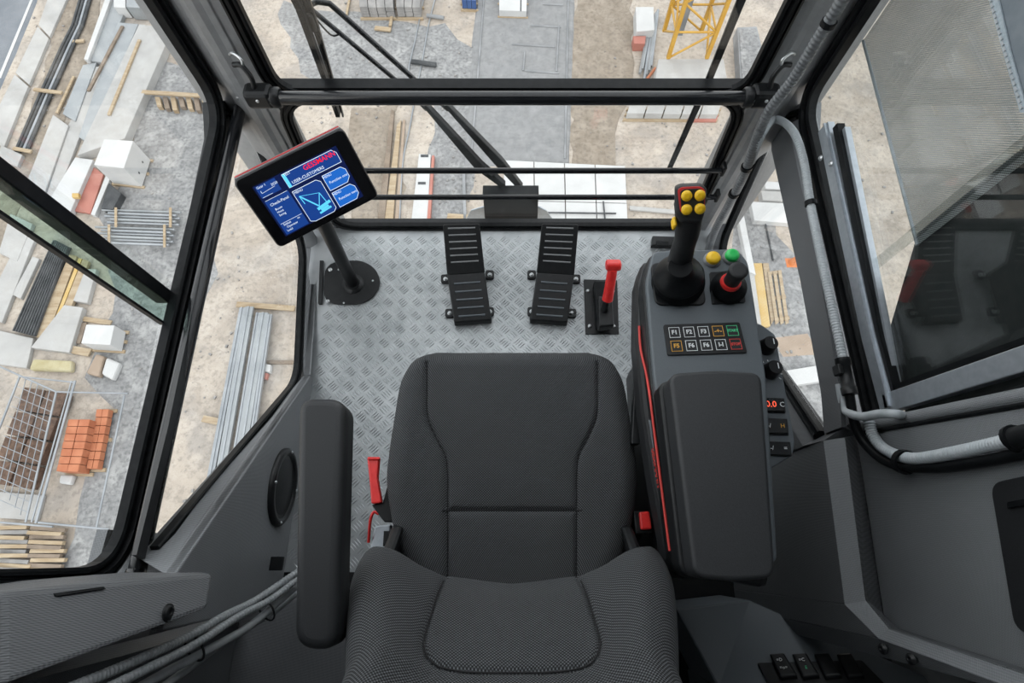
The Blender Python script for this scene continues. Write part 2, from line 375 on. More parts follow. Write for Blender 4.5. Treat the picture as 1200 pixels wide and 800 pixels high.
obj('sash_frame', MB().sweep([sa - d_ * .02, top], [(-.020, -.008), (-.020, .012), (.014, .012), (.014, -.008)], (-1, 0, 0)), M['alu'], wr, bevel=.002)
obj('sash_seal', MB().sweep([sa + V((0, .020, .016)), top + V((0, .020, .01))], [(-.005, -.008), (-.005, .010), (.003, .010), (.003, -.008)], (-1, 0, 0)), M['rubber'], wr)
for q in ((962, 185), (974, 192)):
    obj('screw', bolt(px_(q[0], q[1], XW - .022), (-1, 0, 0), .005, .004), M['steel'], wr)
t = thing('sun_blind', 'grey mesh sun blind drawn part way down over the right front window', 'blind', (XW + .02, .74, .64))
obj('mesh_cloth', MB().slab(yz(XW + .022, [(.510, ZT), (.510, .655), (.972, .690), (.972, ZT)]), (.0008, 0, 0)), M['blind'], t)
obj('hem', MB().tube([(XW + .022, .510, .655), (XW + .022, .972, .690)], .003, 8), M['alu'], t)
t = thing('blackout_blind', 'dark blackout blind behind the rear sliding pane of the right window', 'blind', (XW + .03, .3, .55))
obj('blackout_cloth', MB().slab(yz(XW + .030, [(.20, ZT), (.20, .50), (.40, .52), (.48, .60), (.535, .655), (.54, ZT)]), (.0015, 0, 0)), M['blindd'], t)

# lower side windows: glass outline as seen, on the tapered side walls
def lower_window(sgn, root, F):
    g = [F(290, 150), F(352, 288), F(345, 444), F(178, 640)] if sgn > 0 else [F(290, 150), F(352, 288), F(345, 340), F(234, 505)]
    g0 = [F(262, 140)]
    n = V((sgn * 1, .10, .06)).normalized(); gs = mirror(roundpath(g0 + g, .06, 8), sgn)
    obj('pane', MB().slab(mirror([g[0], g[1], g[2], g[3]], sgn), -n * .005), M['glass'], root)
    if sgn > 0: gs.reverse()
    o = gasket('gasket', gs, n, .024, .016, root, None, False)
lower_window(1, wll, SL); lower_window(-1, wlr, SL)
# side walls below: sill strip, chamfer strip, panel
def side_lower(sgn, nm):
    mb = MB()
    if sgn > 0:
        glass_ = [SL(346, 262, -.004), SL(358, 290, -.004), SL(352, 446, -.004), SL(172, 652, -.004)]
        inner = [SL(362, 262, .03), SL(374, 290, .03), SL(364, 440, .04), SL(206, 672, .07)]
    else:
        glass_ = [SL(346, 262, -.004), SL(358, 290, -.004), SL(352, 342, -.004), SL(228, 520, -.004)]
        inner = [SL(362, 262, .03), SL(374, 290, .03), SL(366, 345, .03), SL(252, 534, .022)]
    for i in range(3): mb.slab([glass_[i], glass_[i + 1], inner[i + 1], inner[i]], (-.02, 0, -.0))
    A, B, C, D = inner
    dn = [V((p.x, p.y, -.02)) for p in inner]
    mb.slab([B, C, dn[1]], (-.02, 0, 0))
    xb = C.x + (D.x - C.x) * (-.02 - C.z) / (D.z - C.z)
    mb.slab([A, B, dn[1], dn[0]], (-.02, 0, 0)); mb.slab([C, D, V((D.x, -.10, D.z)), V((xb, -.10, -.02)), V((xb, C.y, -.02))], (-.02, 0, 0))
    mb.v = mirror(mb.v, sgn)
    if sgn < 0: mb.f = [tuple(reversed(f)) for f in mb.f]
    if sgn > 0:
        global PNL; n_ = (D - C).cross(V((D.x, -.10, D.z)) - C).normalized(); PNL = (n_ if n_.x > 0 else -n_, C)
    return mb, D
mb, D_ = side_lower(1, 'wall_left'); wall_left = struct('wall_left', mb, M['vinyl'], bevel=.004)
mb, _ = side_lower(-1, 'wall_right')
# right side box with its chamfered ledge and the wall panel above
f1 = [SR(942, 522, .03), SR(965, 516, .03), SR(990, 708, .03), SR(1030, 748, .03), SR(1230, 822, .03)]
f1b = f1 + [V((.60, -.45, 0)), V((.55, -.2, -.02)), V((.58, .2, -.02))]
mb.slab([f1[0], f1[1], V((f1[1].x, f1[1].y, -.02)), V((f1[0].x, f1[0].y, -.02))], (.02, 0, 0))
for a, b in zip(f1[1:], f1[2:]): mb.slab([a, b, V((b.x, b.y, -.02)), V((a.x, a.y, -.02))], (.02, 0, 0))
wall_right = struct('wall_right', mb, M['vinyl_d'], bevel=.003)
c2 = [SR(990, 513, 0), SR(1014, 703, 0), SR(1042, 737, 0), SR(1230, 800, 0)]
l3 = [px_(1003, 510, .66), px_(1036, 729, .66), px_(1052, 738, .66), px_(1230, 795, .66)]
mb = MB()
for a, b, c, d in zip(f1[1:], f1[2:], c2[1:], c2): mb.slab([a, b, c, d], (.01, 0, -.01))
obj('chamfer', mb, M['vinyl'], wall_right)  # chamfer highlight put into its colour by the lighter vinyl
mb = MB()
for a, b, c, d in zip(c2, c2[1:], l3[1:], l3): mb.slab([a, b, c, d], (.01, 0, -.01))
mb.slab([f1[0], f1[1], c2[0], l3[0], l3[0] + V((0, .03, .03)), V((.62, f1[0].y + .02, f1[0].z))], (.0, .0, -.02))
obj('ledge', mb, M['vinyl_d'], wall_right)
pA = l3[0]; pB = px_(1200, 476, .66); dirp = (pB - pA).normalized(); pT = pA + dirp * 1.0
mb = MB().slab([pA, l3[1], l3[2], l3[3], V((.66, -.60, l3[3].z + .1)), V((.66, -.60, pT.z)), pT], (.10, 0, 0))
obj('panel', mb, M['vinyl'], wall_right, bevel=.003)
obj('panel_edge_roll', MB().tube([pA + V((.006, .014, 0)), pT + V((.006, .014, 0))], .011, 12), M['vinyl'], wall_right)
obj('panel_groove', MB().tube([pA + V((.0, .002, 0)), pT + V((0, .002, 0))], .004, 8), M['rubber'], wall_right)
# black recess with pull at the right edge
pk = [px_(1163, 566, .657), px_(1260, 545, .657), px_(1262, 760, .657), px_(1192, 738, .657)]
rec = obj('door_pull_recess', MB().pad(pk, (-.004, 0, 0), .002, .018), M['mattb'], wall_right)
obj('pull_slot', MB().pad([px_(1182, 588, .652), px_(1260, 572, .652), px_(1260, 580, .652), px_(1182, 596, .652)], (-.003, 0, 0), .001, .002), M['rubber'], rec)
for q, f_ in (((1000, 541), lambda a, b: px_(a, b, .655)), ((1024, 715), lambda a, b: px_(a, b, .655)), ((1035, 760), lambda a, b: SR(a, b, .031)), ((1068, 772), lambda a, b: SR(a, b, .031))):
    obj('screw', bolt(f_(*q), (-1, .1, .3), .006, .005), M['black'], wall_right)
# trim strip under the right window (textured, lit edge painted in as lighter vinyl) and its left twin in black
def ledge_strip(sgn, nm, mat, mat2):
    lo = [SL(296, 118, .0), SL(296, 176, .003), SL(262, 330, .003), SL(224, 500, .003), SL(180, 655, .003)] if sgn < 0 else [SL(290, 118, .0), SL(281, 160, .003), SL(243, 330, .003), SL(205, 500, .003), SL(170, 655, .003)]
    mid = [SL(270, 125, .0) , SL(272, 165, .004), SL(238, 330, .004), SL(204, 500, .004), SL(165, 640, .004)]
    mid = mid if sgn < 0 else [SL(q[0], q[1], .004) for q in ((272, 118), (268, 160), (233, 330), (197, 500), (160, 650))]
    up = [px_(256, 118, -XW + .006), px_(258, 160, -XW + .006), px_(225, 330, -XW + .006), px_(192, 500, -XW + .006), px_(152, 650, -XW + .006)]
    mb = MB(); m2 = MB()
    if sgn < 0: lo[-1] = SL(234, 508, .003); mid[-1] = SL(214, 500, .004); up[-1] = px_(190, 508, -XW + .006); lo[3] = SL(238, 460, .003); mid[3] = SL(216, 455, .004); up[3] = px_(200, 455, -XW + .006)
    for i in range(4):
        mb.slab([lo[i], lo[i + 1], mid[i + 1], mid[i]], (-.012, 0, -.006)); m2.slab([mid[i], mid[i + 1], up[i + 1], up[i]], (-.0, 0, -.012)); e_ = V((-.04, 0, -.005)); m2.slab([up[i], up[i + 1], up[i + 1] + e_, up[i] + e_], (0, 0, -.012))
    for m_ in (mb, m2):
        m_.v = mirror(m_.v, sgn)
        if sgn < 0: m_.f = [tuple(reversed(f)) for f in m_.f]
    o = struct(nm, mb, mat); obj('sill_top', m2, mat2, o); return o
ledge_strip(1, 'trim_7', M['black'], M['black'])
ts = ledge_strip(-1, 'trim_8', M['vinyl_d'], M['vinyl'])
# left rear pillar box the handrail foot stands on
b0 = [V((-.74, -.035, .30)), V((-.565, -.035, .16)), V((-.565, -.115, .17)), V((-.74, -.14, .25))]
mb = MB()
A = [px_(0, 693, -.60), px_(205, 674, -.483), px_(252, 670, -.468), px_(246, 713, -.468), px_(0, 806, -.55)]
na_ = (A[2] - A[0]).cross(A[4] - A[0]).normalized(); A = [pn(q[0], q[1], na_, na_.dot(A[0])) for q in ((0, 693), (205, 674), (252, 670), (246, 713), (0, 806))]
A0 = px_(-260, 700, -.64); A5 = px_(-260, 900, -.60)
mb.slab([A[0], A[1], A[2], A[3], A[4]], (-.14, .0, -.0)); mb.slab([A0, A[0], A[4], A5], (-.14, 0, 0))
struct('trim_9', mb, M['vinyl_d'], bevel=.008)
lf = struct('trim_10', MB().slab([(-.59, -.12, .0), (-.59, -.60, .0), (-.66, -.60, 1.4), (-.66, -.16, 1.4), (-.61, -.14, .5)], (-.08, 0, 0)), M['vinyl_d'])
obj('screw', bolt(pn(197, 718, na_, na_.dot(A[0])), (1, .2, .1), .010, .004), M['black'], lf)
obj('slot', MB().pad([pn(q[0], q[1], na_, na_.dot(A[0])) for q in ((62, 695), (120, 687), (122, 690), (64, 699))], (.003, 0, 0), .001, .001), M['rubber'], lf)
# roof frame rails
struct('trim_11', MB().box((0, 1.02, 1.66), (1.5, .08, .08)), M['pillar']); struct('trim_12', MB().box((-.72, .2, 1.66), (.06, 1.7, .08)), M['pillar']); struct('trim_13', MB().box((.72, .2, 1.66), (.06, 1.7, .08)), M['pillar'])
struct('trim_14', MB().box((-.72, -.33, 1.2), (.05, .56, 1.8)), M['pillar']); struct('trim_15', MB().box((.735, -.2, 1.2), (.04, .80, 1.8)), M['pillar'])

# outer skins closing the cab behind the inner panels
struct('trim_16', MB().slab([(-.735, .05, -.02), (-.735, .05, .43), (-.735, -.60, .43), (-.735, -.60, -.02)], (-.02, 0, 0)), M['vinyl_d'])
struct('trim_17', MB().slab([(.75, .24, -.02), (.75, .24, .46), (.75, -.60, .46), (.75, -.60, -.02)], (.02, 0, 0)), M['vinyl_d'])
struct('trim_18', MB().box((-.655, -.015, .41), (.16, .05, .05)), M['vinyl'], bevel=.006)
struct('trim_19', MB().slab([(-.74, .05, -.02), (-.55, .05, -.02), (-.55, -.6, -.02), (-.74, -.6, -.02)], (0, 0, -.02)), M['vinyl_d'])
struct('trim_20', MB().slab([(.76, .20, -.02), (.50, .20, -.02), (.50, -.6, -.02), (.76, -.6, -.02)], (0, 0, -.02)), M['vinyl_d'])
# ================================================================ RAILS, BARS, WIPERS
t = thing('handrail', 'long glossy black handrail standing along the left side window', 'rail', (-.62, -.02, .45))
r0 = px_(283, 118, -.655); r1 = px_(161, 668, -.62)
obj('tube', MB().tube([r0, r0.lerp(r1, .02), r1], .0138, 20), M['blackg'], t)
obj('flange', MB().lathe([(.030, 0), (.030, .004), (.016, .005), (.014, .012)], px_(158, 675, -.62), (r0 - r1), 24), M['blackg'], t)
br = obj('bracket', MB().box(px_(281, 106, -.652), (.035, .03, .035)), M['blackg'], t, bevel=.005)
obj('bolt', bolt(px_(279, 114, -.636), (1, -.5, .2), .004), M['steel'], br)
t = thing('cross_bar', 'thick glossy black bar across the windscreen divider', 'bar', (0, .94, .48))
za = py_(600, 115, .945)
obj('tube', MB().tube([(-.535, .945, za.z), (.535, .945, za.z)], .0148, 24), M['blackg'], t)
for sg in (-1, 1):
    c = V((sg * .56, .952, za.z)); clampo = obj('clamp', MB().box(c, (.060, .040, .044)), M['black'], t, bevel=.009)
    obj('clamp_head', MB().lathe([(.022, 0), (.022, .014), (.018, .018)], c + V((-sg * .03, -.005, 0)), (-sg, 0, 0), 20), M['black'], clampo)
    obj('screw', bolt(c + V((0, -.02, .004)), (0, -1, .2), .003, .002), M['steel'], clampo)
    h = obj('hook', MB().tube(smoothpath([c + V((sg * .004, 0, .02)), c + V((0, .004, .045)), c + V((sg * .012, .012, .068)), c + V((sg * .030, .016, .066))], 5), .0055, 10), M['black'], t)
    obj('hook_tip', MB().tube(smoothpath([c + V((sg * .012, .012, .062)), c + V((sg * .006, .014, .080)), c + V((sg * .022, .024, .088)), c + V((sg * .034, .03, .080))], 5), .0035, 8), M['steel'], h)
for yy, xr, lab, xl in ((200, 845, 'upper of the two thin black bars across the lower windscreen', -.575), (231, 838, 'lower of the two thin black bars, crossing the wiper motor box', -.575)):
    p = py_(600, yy, .962); q = py_(xr, yy, .962)
    t = thing('guard_bar', lab, 'bar', (0, .962, p.z), 'thin guard bars across the windscreen')
    obj('tube', MB().tube([(xl, .962, p.z), (q.x, .962, p.z)], .0078, 16), M['blackg'], t)
    for s_, X in ((-1, xl), (1, q.x)):
        l_ = obj('lug', MB().box((X + s_ * .006, .968, p.z), (.010, .026, .034)), M['black'], t, bevel=.003)
        obj('bolt', bolt(V((X + s_ * .002, .966, p.z - .012)), (-s_, -.3, 0), .004), M['steel'], l_)
# wiper motor box outside the lower glass
t = thing('windscreen_wiper', 'black windscreen wiper outside, two arms rising left from a small motor box', 'wiper', (-.004, 1.10, .05))
bt = [py_(566, 229, 1.075), py_(631, 229, 1.075), py_(630, 257, 1.075), py_(568, 257, 1.075)]
hs = obj('motor_housing', MB().slab(bt, (0, .034, 0)), M['rubber'], t, bevel=.004)
obj('lid', MB().slab([bt[0] + V((-.001, -.002, .002)), bt[1] + V((.001, -.002, .002)), bt[1] + V((.001, .035, .002)), bt[0] + V((-.001, .035, .002))], (0, 0, .005)), M['rubber'], hs, bevel=.002)
pl = [py_(543, 264, 1.075), py_(552, 248, 1.075), py_(566, 244, 1.075), py_(632, 244, 1.075), py_(640, 248, 1.075), py_(652, 264, 1.075)]
mp_ = obj('mounting_plate', MB().slab([p + V((0, .004, 0)) for p in pl], (0, .006, 0)), M['alu'], t, bevel=.002)
obj('screw', bolt(py_(596, 260, 1.074), (0, -1, .3), .004), M['steel'], mp_)
def flat_arm(pts, ws, y, th=.012):
    mb = MB(); P = [py_(a, b, y) for a, b in pts]
    for i in range(len(P) - 1):
        d = (P[i + 1] - P[i]).normalized(); n = V((d.z, 0, -d.x)); a, b = ws[i] / 2, ws[i + 1] / 2
        mb.slab([P[i] - n * a, P[i] + n * a, P[i + 1] + n * b, P[i + 1] - n * b], (0, th, 0))
    return mb
ar = obj('arm', flat_arm([(590, 219), (561, 196), (497, 124)], [.020, .030, .012], 1.10, .02), M['mattb'], t, bevel=.003)
obj('rod', MB().tube([py_(500, 128, 1.108), py_(470, 99, 1.108), py_(402, 42, 1.108), py_(366, 12, 1.108), py_(352, -8, 1.108)], .0055, 10), M['blackg'], ar)
obj('washer_hose', MB().tube(smoothpath([py_(398, 40, 1.10), py_(388, 41, 1.10), py_(372, 24, 1.10), py_(362, 8, 1.10)], 5), .002, 8), M['rubber'], ar)
ar = obj('arm', flat_arm([(610, 221), (585, 192), (522, 124)], [.020, .030, .012], 1.13, .02), M['mattb'], t, bevel=.003)
obj('rod', MB().tube([py_(525, 128, 1.138), py_(490, 97, 1.138), py_(402, 18, 1.138), py_(386, 4, 1.138), py_(372, 2, 1.138), py_(362, 6, 1.138)], .0065, 10), M['blackg'], ar)
bl = obj('blade', flat_arm([(334, -20), (350, 12), (396, 138)], [.012, .014, .011], 1.035, .02), M['rubber'], t, bevel=.002)
obj('spine', flat_arm([(350, -20), (366, 22), (402, 138)], [.020, .016, .004], 1.058, .010), M['blackg'], bl, bevel=.002)
obj('carrier', MB().box(py_(364, 25, 1.06), (.020, .02, .04)), M['black'], bl, bevel=.004)
t = thing('wiper_rod', 'straight dark rod slanting outside the right half of the windscreen', 'rod', py_(786, 196, 1.05))
obj('rod', flat_arm([(878, -20), (831, 95), (784, 201)], [.019, .017, .013], 1.05, .01), M['mattb'], t, bevel=.003)
obj('rod_edge', flat_arm([(873, -20), (827, 95), (781, 201)], [.003, .003, .003], 1.046, .004), M['rubber'], t)

# ================================================================ MONITOR ON ITS POLE
def lin(a, b, s): return a + (b - a) * s
t = thing('monitor_stand', 'slanted black tube on a round ended floor plate at the left front of the floor', 'stand', pz(415, 333, 0))
bp_ = [pz(381, 308, .002), pz(423, 305, .002), pz(440, 314, .002), pz(447, 331, .002), pz(440, 347, .002), pz(424, 357, .002), pz(379, 357, .002)]
bp_ = roundpoly(bp_, .05, 5)
fp = obj('foot_plate', MB().slab(bp_, (0, 0, .004)), M['black'], t, bevel=.001)
obj('edge_bracket', MB().slab([pz(376, 307, .0), pz(380, 307, 0), pz(378, 357, 0), pz(374, 357, 0)], (0, 0, .01)), M['black'], t)
for q in ((387, 316), (384, 353), (397, 316), (437, 329), (403, 355)): obj('bolt', bolt(pz(q[0], q[1], .006), (0, 0, 1), .005 if q[0] < 390 else .0025), M['steel'], fp)
pb = pz(414, 333, .004); pt_ = py_(352, 205, .80)
obj('tube', MB().tube([pb, pb.lerp(pt_, .98)], .0185, 24), M['black'], t)
obj('collar', MB().lathe([(.034, 0), (.034, .004), (.024, .006), (.022, .012)], pb, (0, 0, 1), 24), M['black'], t)
C0 = V(pz(360, 218, .56))
vw = (CAM - C0).normalized()
mu_ = V((-.45, .9 * _c, .9 * _s)); mn = (vw - mu_ * .30).normalized()
def on_m(px, py): return pn(px, py, mn, mn.dot(C0))
TL, TR, BR, BL = on_m(276, 213), on_m(402, 149), on_m(442, 231), on_m(326, 290)
mx_ = ((TR - TL).normalized() + (BR - BL).normalized()).normalized(); my_ = mn.cross(mx_).normalized()
cen = (TL + TR + BR + BL) / 4; mw = ((TR - TL).length + (BR - BL).length) / 2; mh = ((TL - BL).length + (TR - BR).length) / 2
def mp(a, b, h=0): return cen + mx_ * (a * mw / 2) + my_ * (b * mh / 2) + mn * h
t = thing('monitor', 'tilted touch screen monitor with blue menus and a red top stripe', 'monitor', cen - mn * .03)
obj('housing', MB().pad([mp(-1.02, -1.02, -.034), mp(1.02, -1.02, -.034), mp(1.02, 1.02, -.034), mp(-1.02, 1.02, -.034)], mn * .035, .004, .014, top_only=False), M['mattb'], t)
obj('top_stripe', MB().sweep([mp(-.96, 1.028, -.016), mp(.97, 1.028, -.016)], [(-.004, -.0015), (-.004, .002), (.004, .002), (.004, -.0015)], my_), M['redd'], t)
obj('top_band', MB().sweep([mp(-.97, 1.022, -.016), mp(.97, 1.022, -.016)], [(-.013, -.0015), (-.013, .0015), (.013, .0015), (.013, -.0015)], my_), M['pillar'], t)
obj('front_glass', MB().pad([mp(-1, -1, .0), mp(1, -1, .0), mp(1, 1, .0), mp(-1, 1, .0)], mn * .0022, .001, .013), M['screen_off'], t)
sx0, sx1, sy0, sy1 = -.80, .76, -.80, .70       # active screen area in monitor coordinates
def sp_(u, v, h=.0026): return mp(sx0 + (sx1 - sx0) * u, sy0 + (sy1 - sy0) * v, h)   # u,v 0..1 from lower left
scr = obj('screen', MB().slab([sp_(0, 0, .0022), sp_(1, 0, .0022), sp_(1, 1, .0022), sp_(0, 1, .0022)], mn * .0005), M['scrbg'], t)
def tile(pts, mat, h=.0028, border=True):
    P = [sp_(a, b, h) for a, b in pts]; obj('tile', MB().slab(P, mn * .0003), M[mat], scr)
    if border:
        c = sum(P, V((0, 0, 0))) / len(P); mb = MB()
        for i in range(len(P)):
            a, b = P[i], P[(i + 1) % len(P)]; d = (b - a).normalized(); n = mn.cross(d) * .00045; mb.slab([a - n, b - n, b + n, a + n], mn * .0006)
        obj('tile_border', mb, M['scrw'] if border is True else M[border], scr)
tile([(.02, .76), (.25, .76), (.25, .98), (.02, .98)], 'scr1', border=False)
tile([(.02, .02), (.30, .02), (.30, .70), (.02, .70)], 'scr1', border=False)
tile([(.33, .72), (.97, .72), (.97, .74), (.97, .90), (.93, .97), (.33, .97)], 'scr1')
tile([(.33, .72), (.365, .72), (.365, .97), (.33, .97)], 'scrc', .0032, False)
tile([(.33, .04), (.38, .0), (.62, .0), (.66, .05), (.66, .58), (.62, .64), (.33, .64)], 'scr1')
tile([(.70, .36), (.92, .36), (.97, .44), (.97, .58), (.93, .65), (.70, .65)], 'scr2')
tile([(.70, .02), (.92, .02), (.97, .10), (.97, .24), (.93, .31), (.70, .31)], 'scr2')
def stext(s, u, v, size, mat, align='LEFT', bold=0): text('lettering', s, size, sp_(u, v, .0036), mx_, my_, M[mat], scr, .0001, align, 1.0, bold)
SH = mh / 2 * (sy1 - sy0)
stext('GESSMANN', .955, .90, SH * .12, 'scrr', 'RIGHT', .0001); stext('USER-CUSTOMERS', .385, .775, SH * .075, 'scrw')
stext('TEST', .345, .945, SH * .06, 'scrw'); stext('Function one', .735, .49, SH * .068, 'scrw'); stext('Function two', .735, .155, SH * .068, 'scrw')
stext('MENU', .70, .61, SH * .06, 'scrw'); stext('MENU', .70, .27, SH * .06, 'scrw'); stext('MENU', .34, .60, SH * .06, 'scrw')
stext('Gear 1', .03, .95, SH * .06, 'scrw'); stext('Check-Panel', .05, .60, SH * .07, 'scrw'); stext('Boom', .07, .50, SH * .055, 'scrw'); stext('Hoist', .07, .44, SH * .055, 'scrw'); stext('Swing', .07, .38, SH * .055, 'scrw')
stext('Status', .05, .20, SH * .06, 'scrw'); stext('on', .22, .20, SH * .05, 'scrw'); stext('Operator', .07, .14, SH * .055, 'scrw'); stext('Load', .05, .08, SH * .055, 'scrw')
stext('2020', .18, .90, SH * .06, 'scrw'); stext('1', .04, .86, SH * .07, 'scrw')
def sline(a, b, wd, mat, h=.0034):
    A, B = sp_(*a, h), sp_(*b, h); d = (B - A).normalized(); n = mn.cross(d) * wd; return MB().slab([A - n, B - n, B + n, A + n], mn * .0003)
for a, b in (((.05, .84), (.21, .86)), ((.03, .235), (.29, .235)), ((.03, .70), (.29, .70)), ((.03, .77), (.15, .77))): obj('rule', sline(a, b, .0003, 'scrw'), M['scrw'], scr)
mb = MB()
for a, b, wd in (((.37, .52), (.50, .22), .0014), ((.37, .52), (.58, .42), .0004), ((.58, .42), (.60, .22), .0008), ((.58, .42), (.50, .20), .0008), ((.37, .52), (.38, .36), .0008), ((.47, .17), (.64, .21), .0030), ((.47, .09), (.62, .11), .0020), ((.50, .13), (.60, .15), .0022)):
    x = sline(a, b, wd, 'scrc', .0034); mb.add(x.v, x.f)
obj('crane_icon', mb, M['scrc'], scr)

# ================================================================ PEDALS
def pedal(sg, lab):
    e = lambda x: 600 + sg * (x - 600) if sg > 0 else 1200 - x
    f = lambda x, y, z: pz(x if sg > 0 else 1197 - x, y, z)
    t = thing('foot_pedal', lab, 'pedal', f(553, 350, 0), 'pair of foot pedals')
    bs = obj('base_frame', MB().slab([f(529, 326, 0), f(566, 324, 0), f(569, 370, 0), f(534, 372, 0)], (0, 0, .014)), M['black'], t, bevel=.003)
    for q in ((522, 328), (574, 323), (527, 368), (574, 366)):
        lg = obj('lug', MB().pad([f(q[0] - 5, q[1] - 5, 0), f(q[0] + 5, q[1] - 5, 0), f(q[0] + 5, q[1] + 5, 0), f(q[0] - 5, q[1] + 5, 0)], (0, 0, .010), .002, .008), M['black'], t)
        obj('bolt', bolt(f(q[0], q[1] - 1, .010), (0, 0, 1), .0055, .007), M['steel'], lg)
    obj('side_rod', MB().tube([f(566, 318, .02), f(569, 366, .02)], .003, 8), M['steel'], t)
    top = [f(519, 263, .15), f(562, 262, .15)]; mid = [f(524, 322, .075), f(568, 319, .075)]; low = [f(532, 378, .030), f(576, 375, .030)]
    mid2 = [f(529, 346, .050), f(571, 343, .050)]
    ring = [top[0], top[1], mid[1], low[1], low[0], mid[0]]
    nup = (top[1] - top[0]).cross(mid[0] - top[0]).normalized(); nup = nup if nup.z > 0 else -nup
    nlo = (mid[1] - mid[0]).cross(low[0] - mid[0]).normalized(); nlo = nlo if nlo.z > 0 else -nlo
    ml = mid[0] + (mid[1] - mid[0]) * 0
    obj('upper_tread', MB().pad([top[0], top[1], mid[1] + (low[1] - mid[1]) * .04, mid[0] + (low[0] - mid[0]) * .04], -nup * .014, .003, .010), M['black'], t)
    obj('upper_tread_face', MB().pad([p - nup * .001 for p in (top[0], top[1], mid[1], mid[0])], nup * .003, .002, .008), M['black'], t)
    obj('lower_tread', MB().pad([mid[0] - nlo * .014, mid[1] - nlo * .014, low[1] - nlo * .014, low[0] - nlo * .014], nlo * .016, .004, .006), M['black'], t)
    for k in range(6):
        s = .08 + k * .135; a = top[0].lerp(mid[0], s); b = top[1].lerp(mid[1], s)
        obj('grip_rib', MB().tube([a.lerp(b, .13) + nup * .002, a.lerp(b, .87) + nup * .002], .0024, 8), M['pillar'], t)  # grey puts the highlights on the black ribs into their colour
    for k in range(5):
        s = .20 + k * .17; a = mid[0].lerp(low[0], s); b = mid[1].lerp(low[1], s)
        obj('grip_rib', MB().tube([a.lerp(b, .15) + nlo * .003, a.lerp(b, .85) + nlo * .003], .0030, 8), M['console'], t)  # lower rib highlights also painted in as a lighter grey
    obj('heel_edge', MB().slab([low[0], low[1], low[1] + V((0, -.002, -.022)), low[0] + V((0, -.002, -.022))], (0, .02, 0)), M['black'], t, bevel=.003)
pedal(1, 'left of the two ribbed black foot pedals on the metal floor'); pedal(-1, 'right of the two ribbed black foot pedals, beside the red lever')
# parking lever
t = thing('brake_lever', 'red T-handled lever in a black floor plate right of the pedals', 'lever', pz(705, 370, 0))
fp = obj('floor_plate', MB().pad([pz(684, 328, 0), pz(723, 329, 0), pz(725, 392, 0), pz(686, 392, 0)], (0, 0, .005), .001, .003), M['black'], t)
for q in ((689, 341), (718, 341), (691, 382), (719, 382)): obj('bolt', bolt(pz(q[0], q[1], .005), (0, 0, 1), .0048, .005), M['steel'], fp)
obj('slot_guard', MB().pad([pz(694, 334, .005), pz(709, 334, .005), pz(713, 388, .005), pz(698, 388, .005)], (0, 0, .035), .008, .012), M['rubber'], t)
obj('pivot_block', MB().pad([pz(699, 352, .03), pz(716, 352, .03), pz(718, 386, .03), pz(700, 388, .03)], (0, 0, .03), .006, .006), M['black'], t)
l0 = pz(708, 366, .05); l1 = pz(712, 351, .10); l2 = pz(718, 315, .19)
obj('lower_shaft', MB().tube([l0, l1.lerp(l2, .1)], .011, 16), M['black'], t)
obj('red_sleeve', MB().tube([l1, l2], [.0155, .0135], 20), M['red'], t)
ld = (l2 - l1).normalized()
kx = V((1, 0, 0)); ky = ld.cross(kx).normalized()
kc = pz(718, 315, .185)
obj('grip', MB().pad([kc + kx * a * .021 + ky * b * .015 for a, b in ((-1, -1), (1, -1), (1, 1), (-1, 1))], ld * .024, .007, .008, top_only=False), M['red'], t)
# floor clip at the front right
t = thing('floor_clip', 'small black catch on the floor front edge beside the console', 'catch', pz(778, 285, 0))
obj('body', MB().slab([pz(763, 280, 0), pz(792, 281, 0), pz(792, 292, 0), pz(762, 291, 0)], (0, 0, .02)), M['black'], t, bevel=.003)
obj('tongue', MB().slab([pz(769, 283, .02), pz(783, 284, .02), pz(783, 289, .02), pz(769, 288, .02)], (0, 0, .005)), M['rubber'], t)
# ================================================================ SEAT
def interp(tab, x):
    if x <= tab[0][0]: return tab[0][1]
    for (a, b), (c, d) in zip(tab, tab[1:]):
        if x <= c: return b + (d - b) * (x - a) / (c - a)
    return tab[-1][1]
def segd(p, a, b):
    vx, vy = b[0] - a[0], b[1] - a[1]; L = vx * vx + vy * vy; s = max(0, min(1, ((p[0] - a[0]) * vx + (p[1] - a[1]) * vy) / L)) if L else 0
    return math.hypot(p[0] - a[0] - vx * s, p[1] - a[1] - vy * s)
def pold(p, pl): return min(segd(p, a, b) for a, b in zip(pl, pl[1:]))
def sm2(pl): return [(q.x, q.y) for q in smoothpath([V((a, b, 0)) for a, b in pl], 5)]
seat = thing('operator_seat', 'dark grey woven fabric operator seat with stitched cushion and backrest', 'seat', (0, .15, 0))
def loft_pad(nu, nv, pos, uvf):
    mb = MB(); vs = []; uvs = []
    for j in range(nv + 1):
        for i in range(nu + 1):
            u = -math.cos(math.pi * i / nu) * .5 + .0; u = 2 * i / nu - 1; u = (u * .7 + .3 * math.sin(u * math.pi / 2)); v = j / nv; v = v * .8 + .2 * (1 - math.cos(math.pi * v)) / 2
            p, q = pos(u, v), uvf(u, v); vs.append(p); uvs.append(q)
    fs = [(j * (nu + 1) + i, j * (nu + 1) + i + 1, (j + 1) * (nu + 1) + i + 1, (j + 1) * (nu + 1) + i) for j in range(nv) for i in range(nu)]
    mb.add(vs, fs, True); mb.uv = uvs; return mb
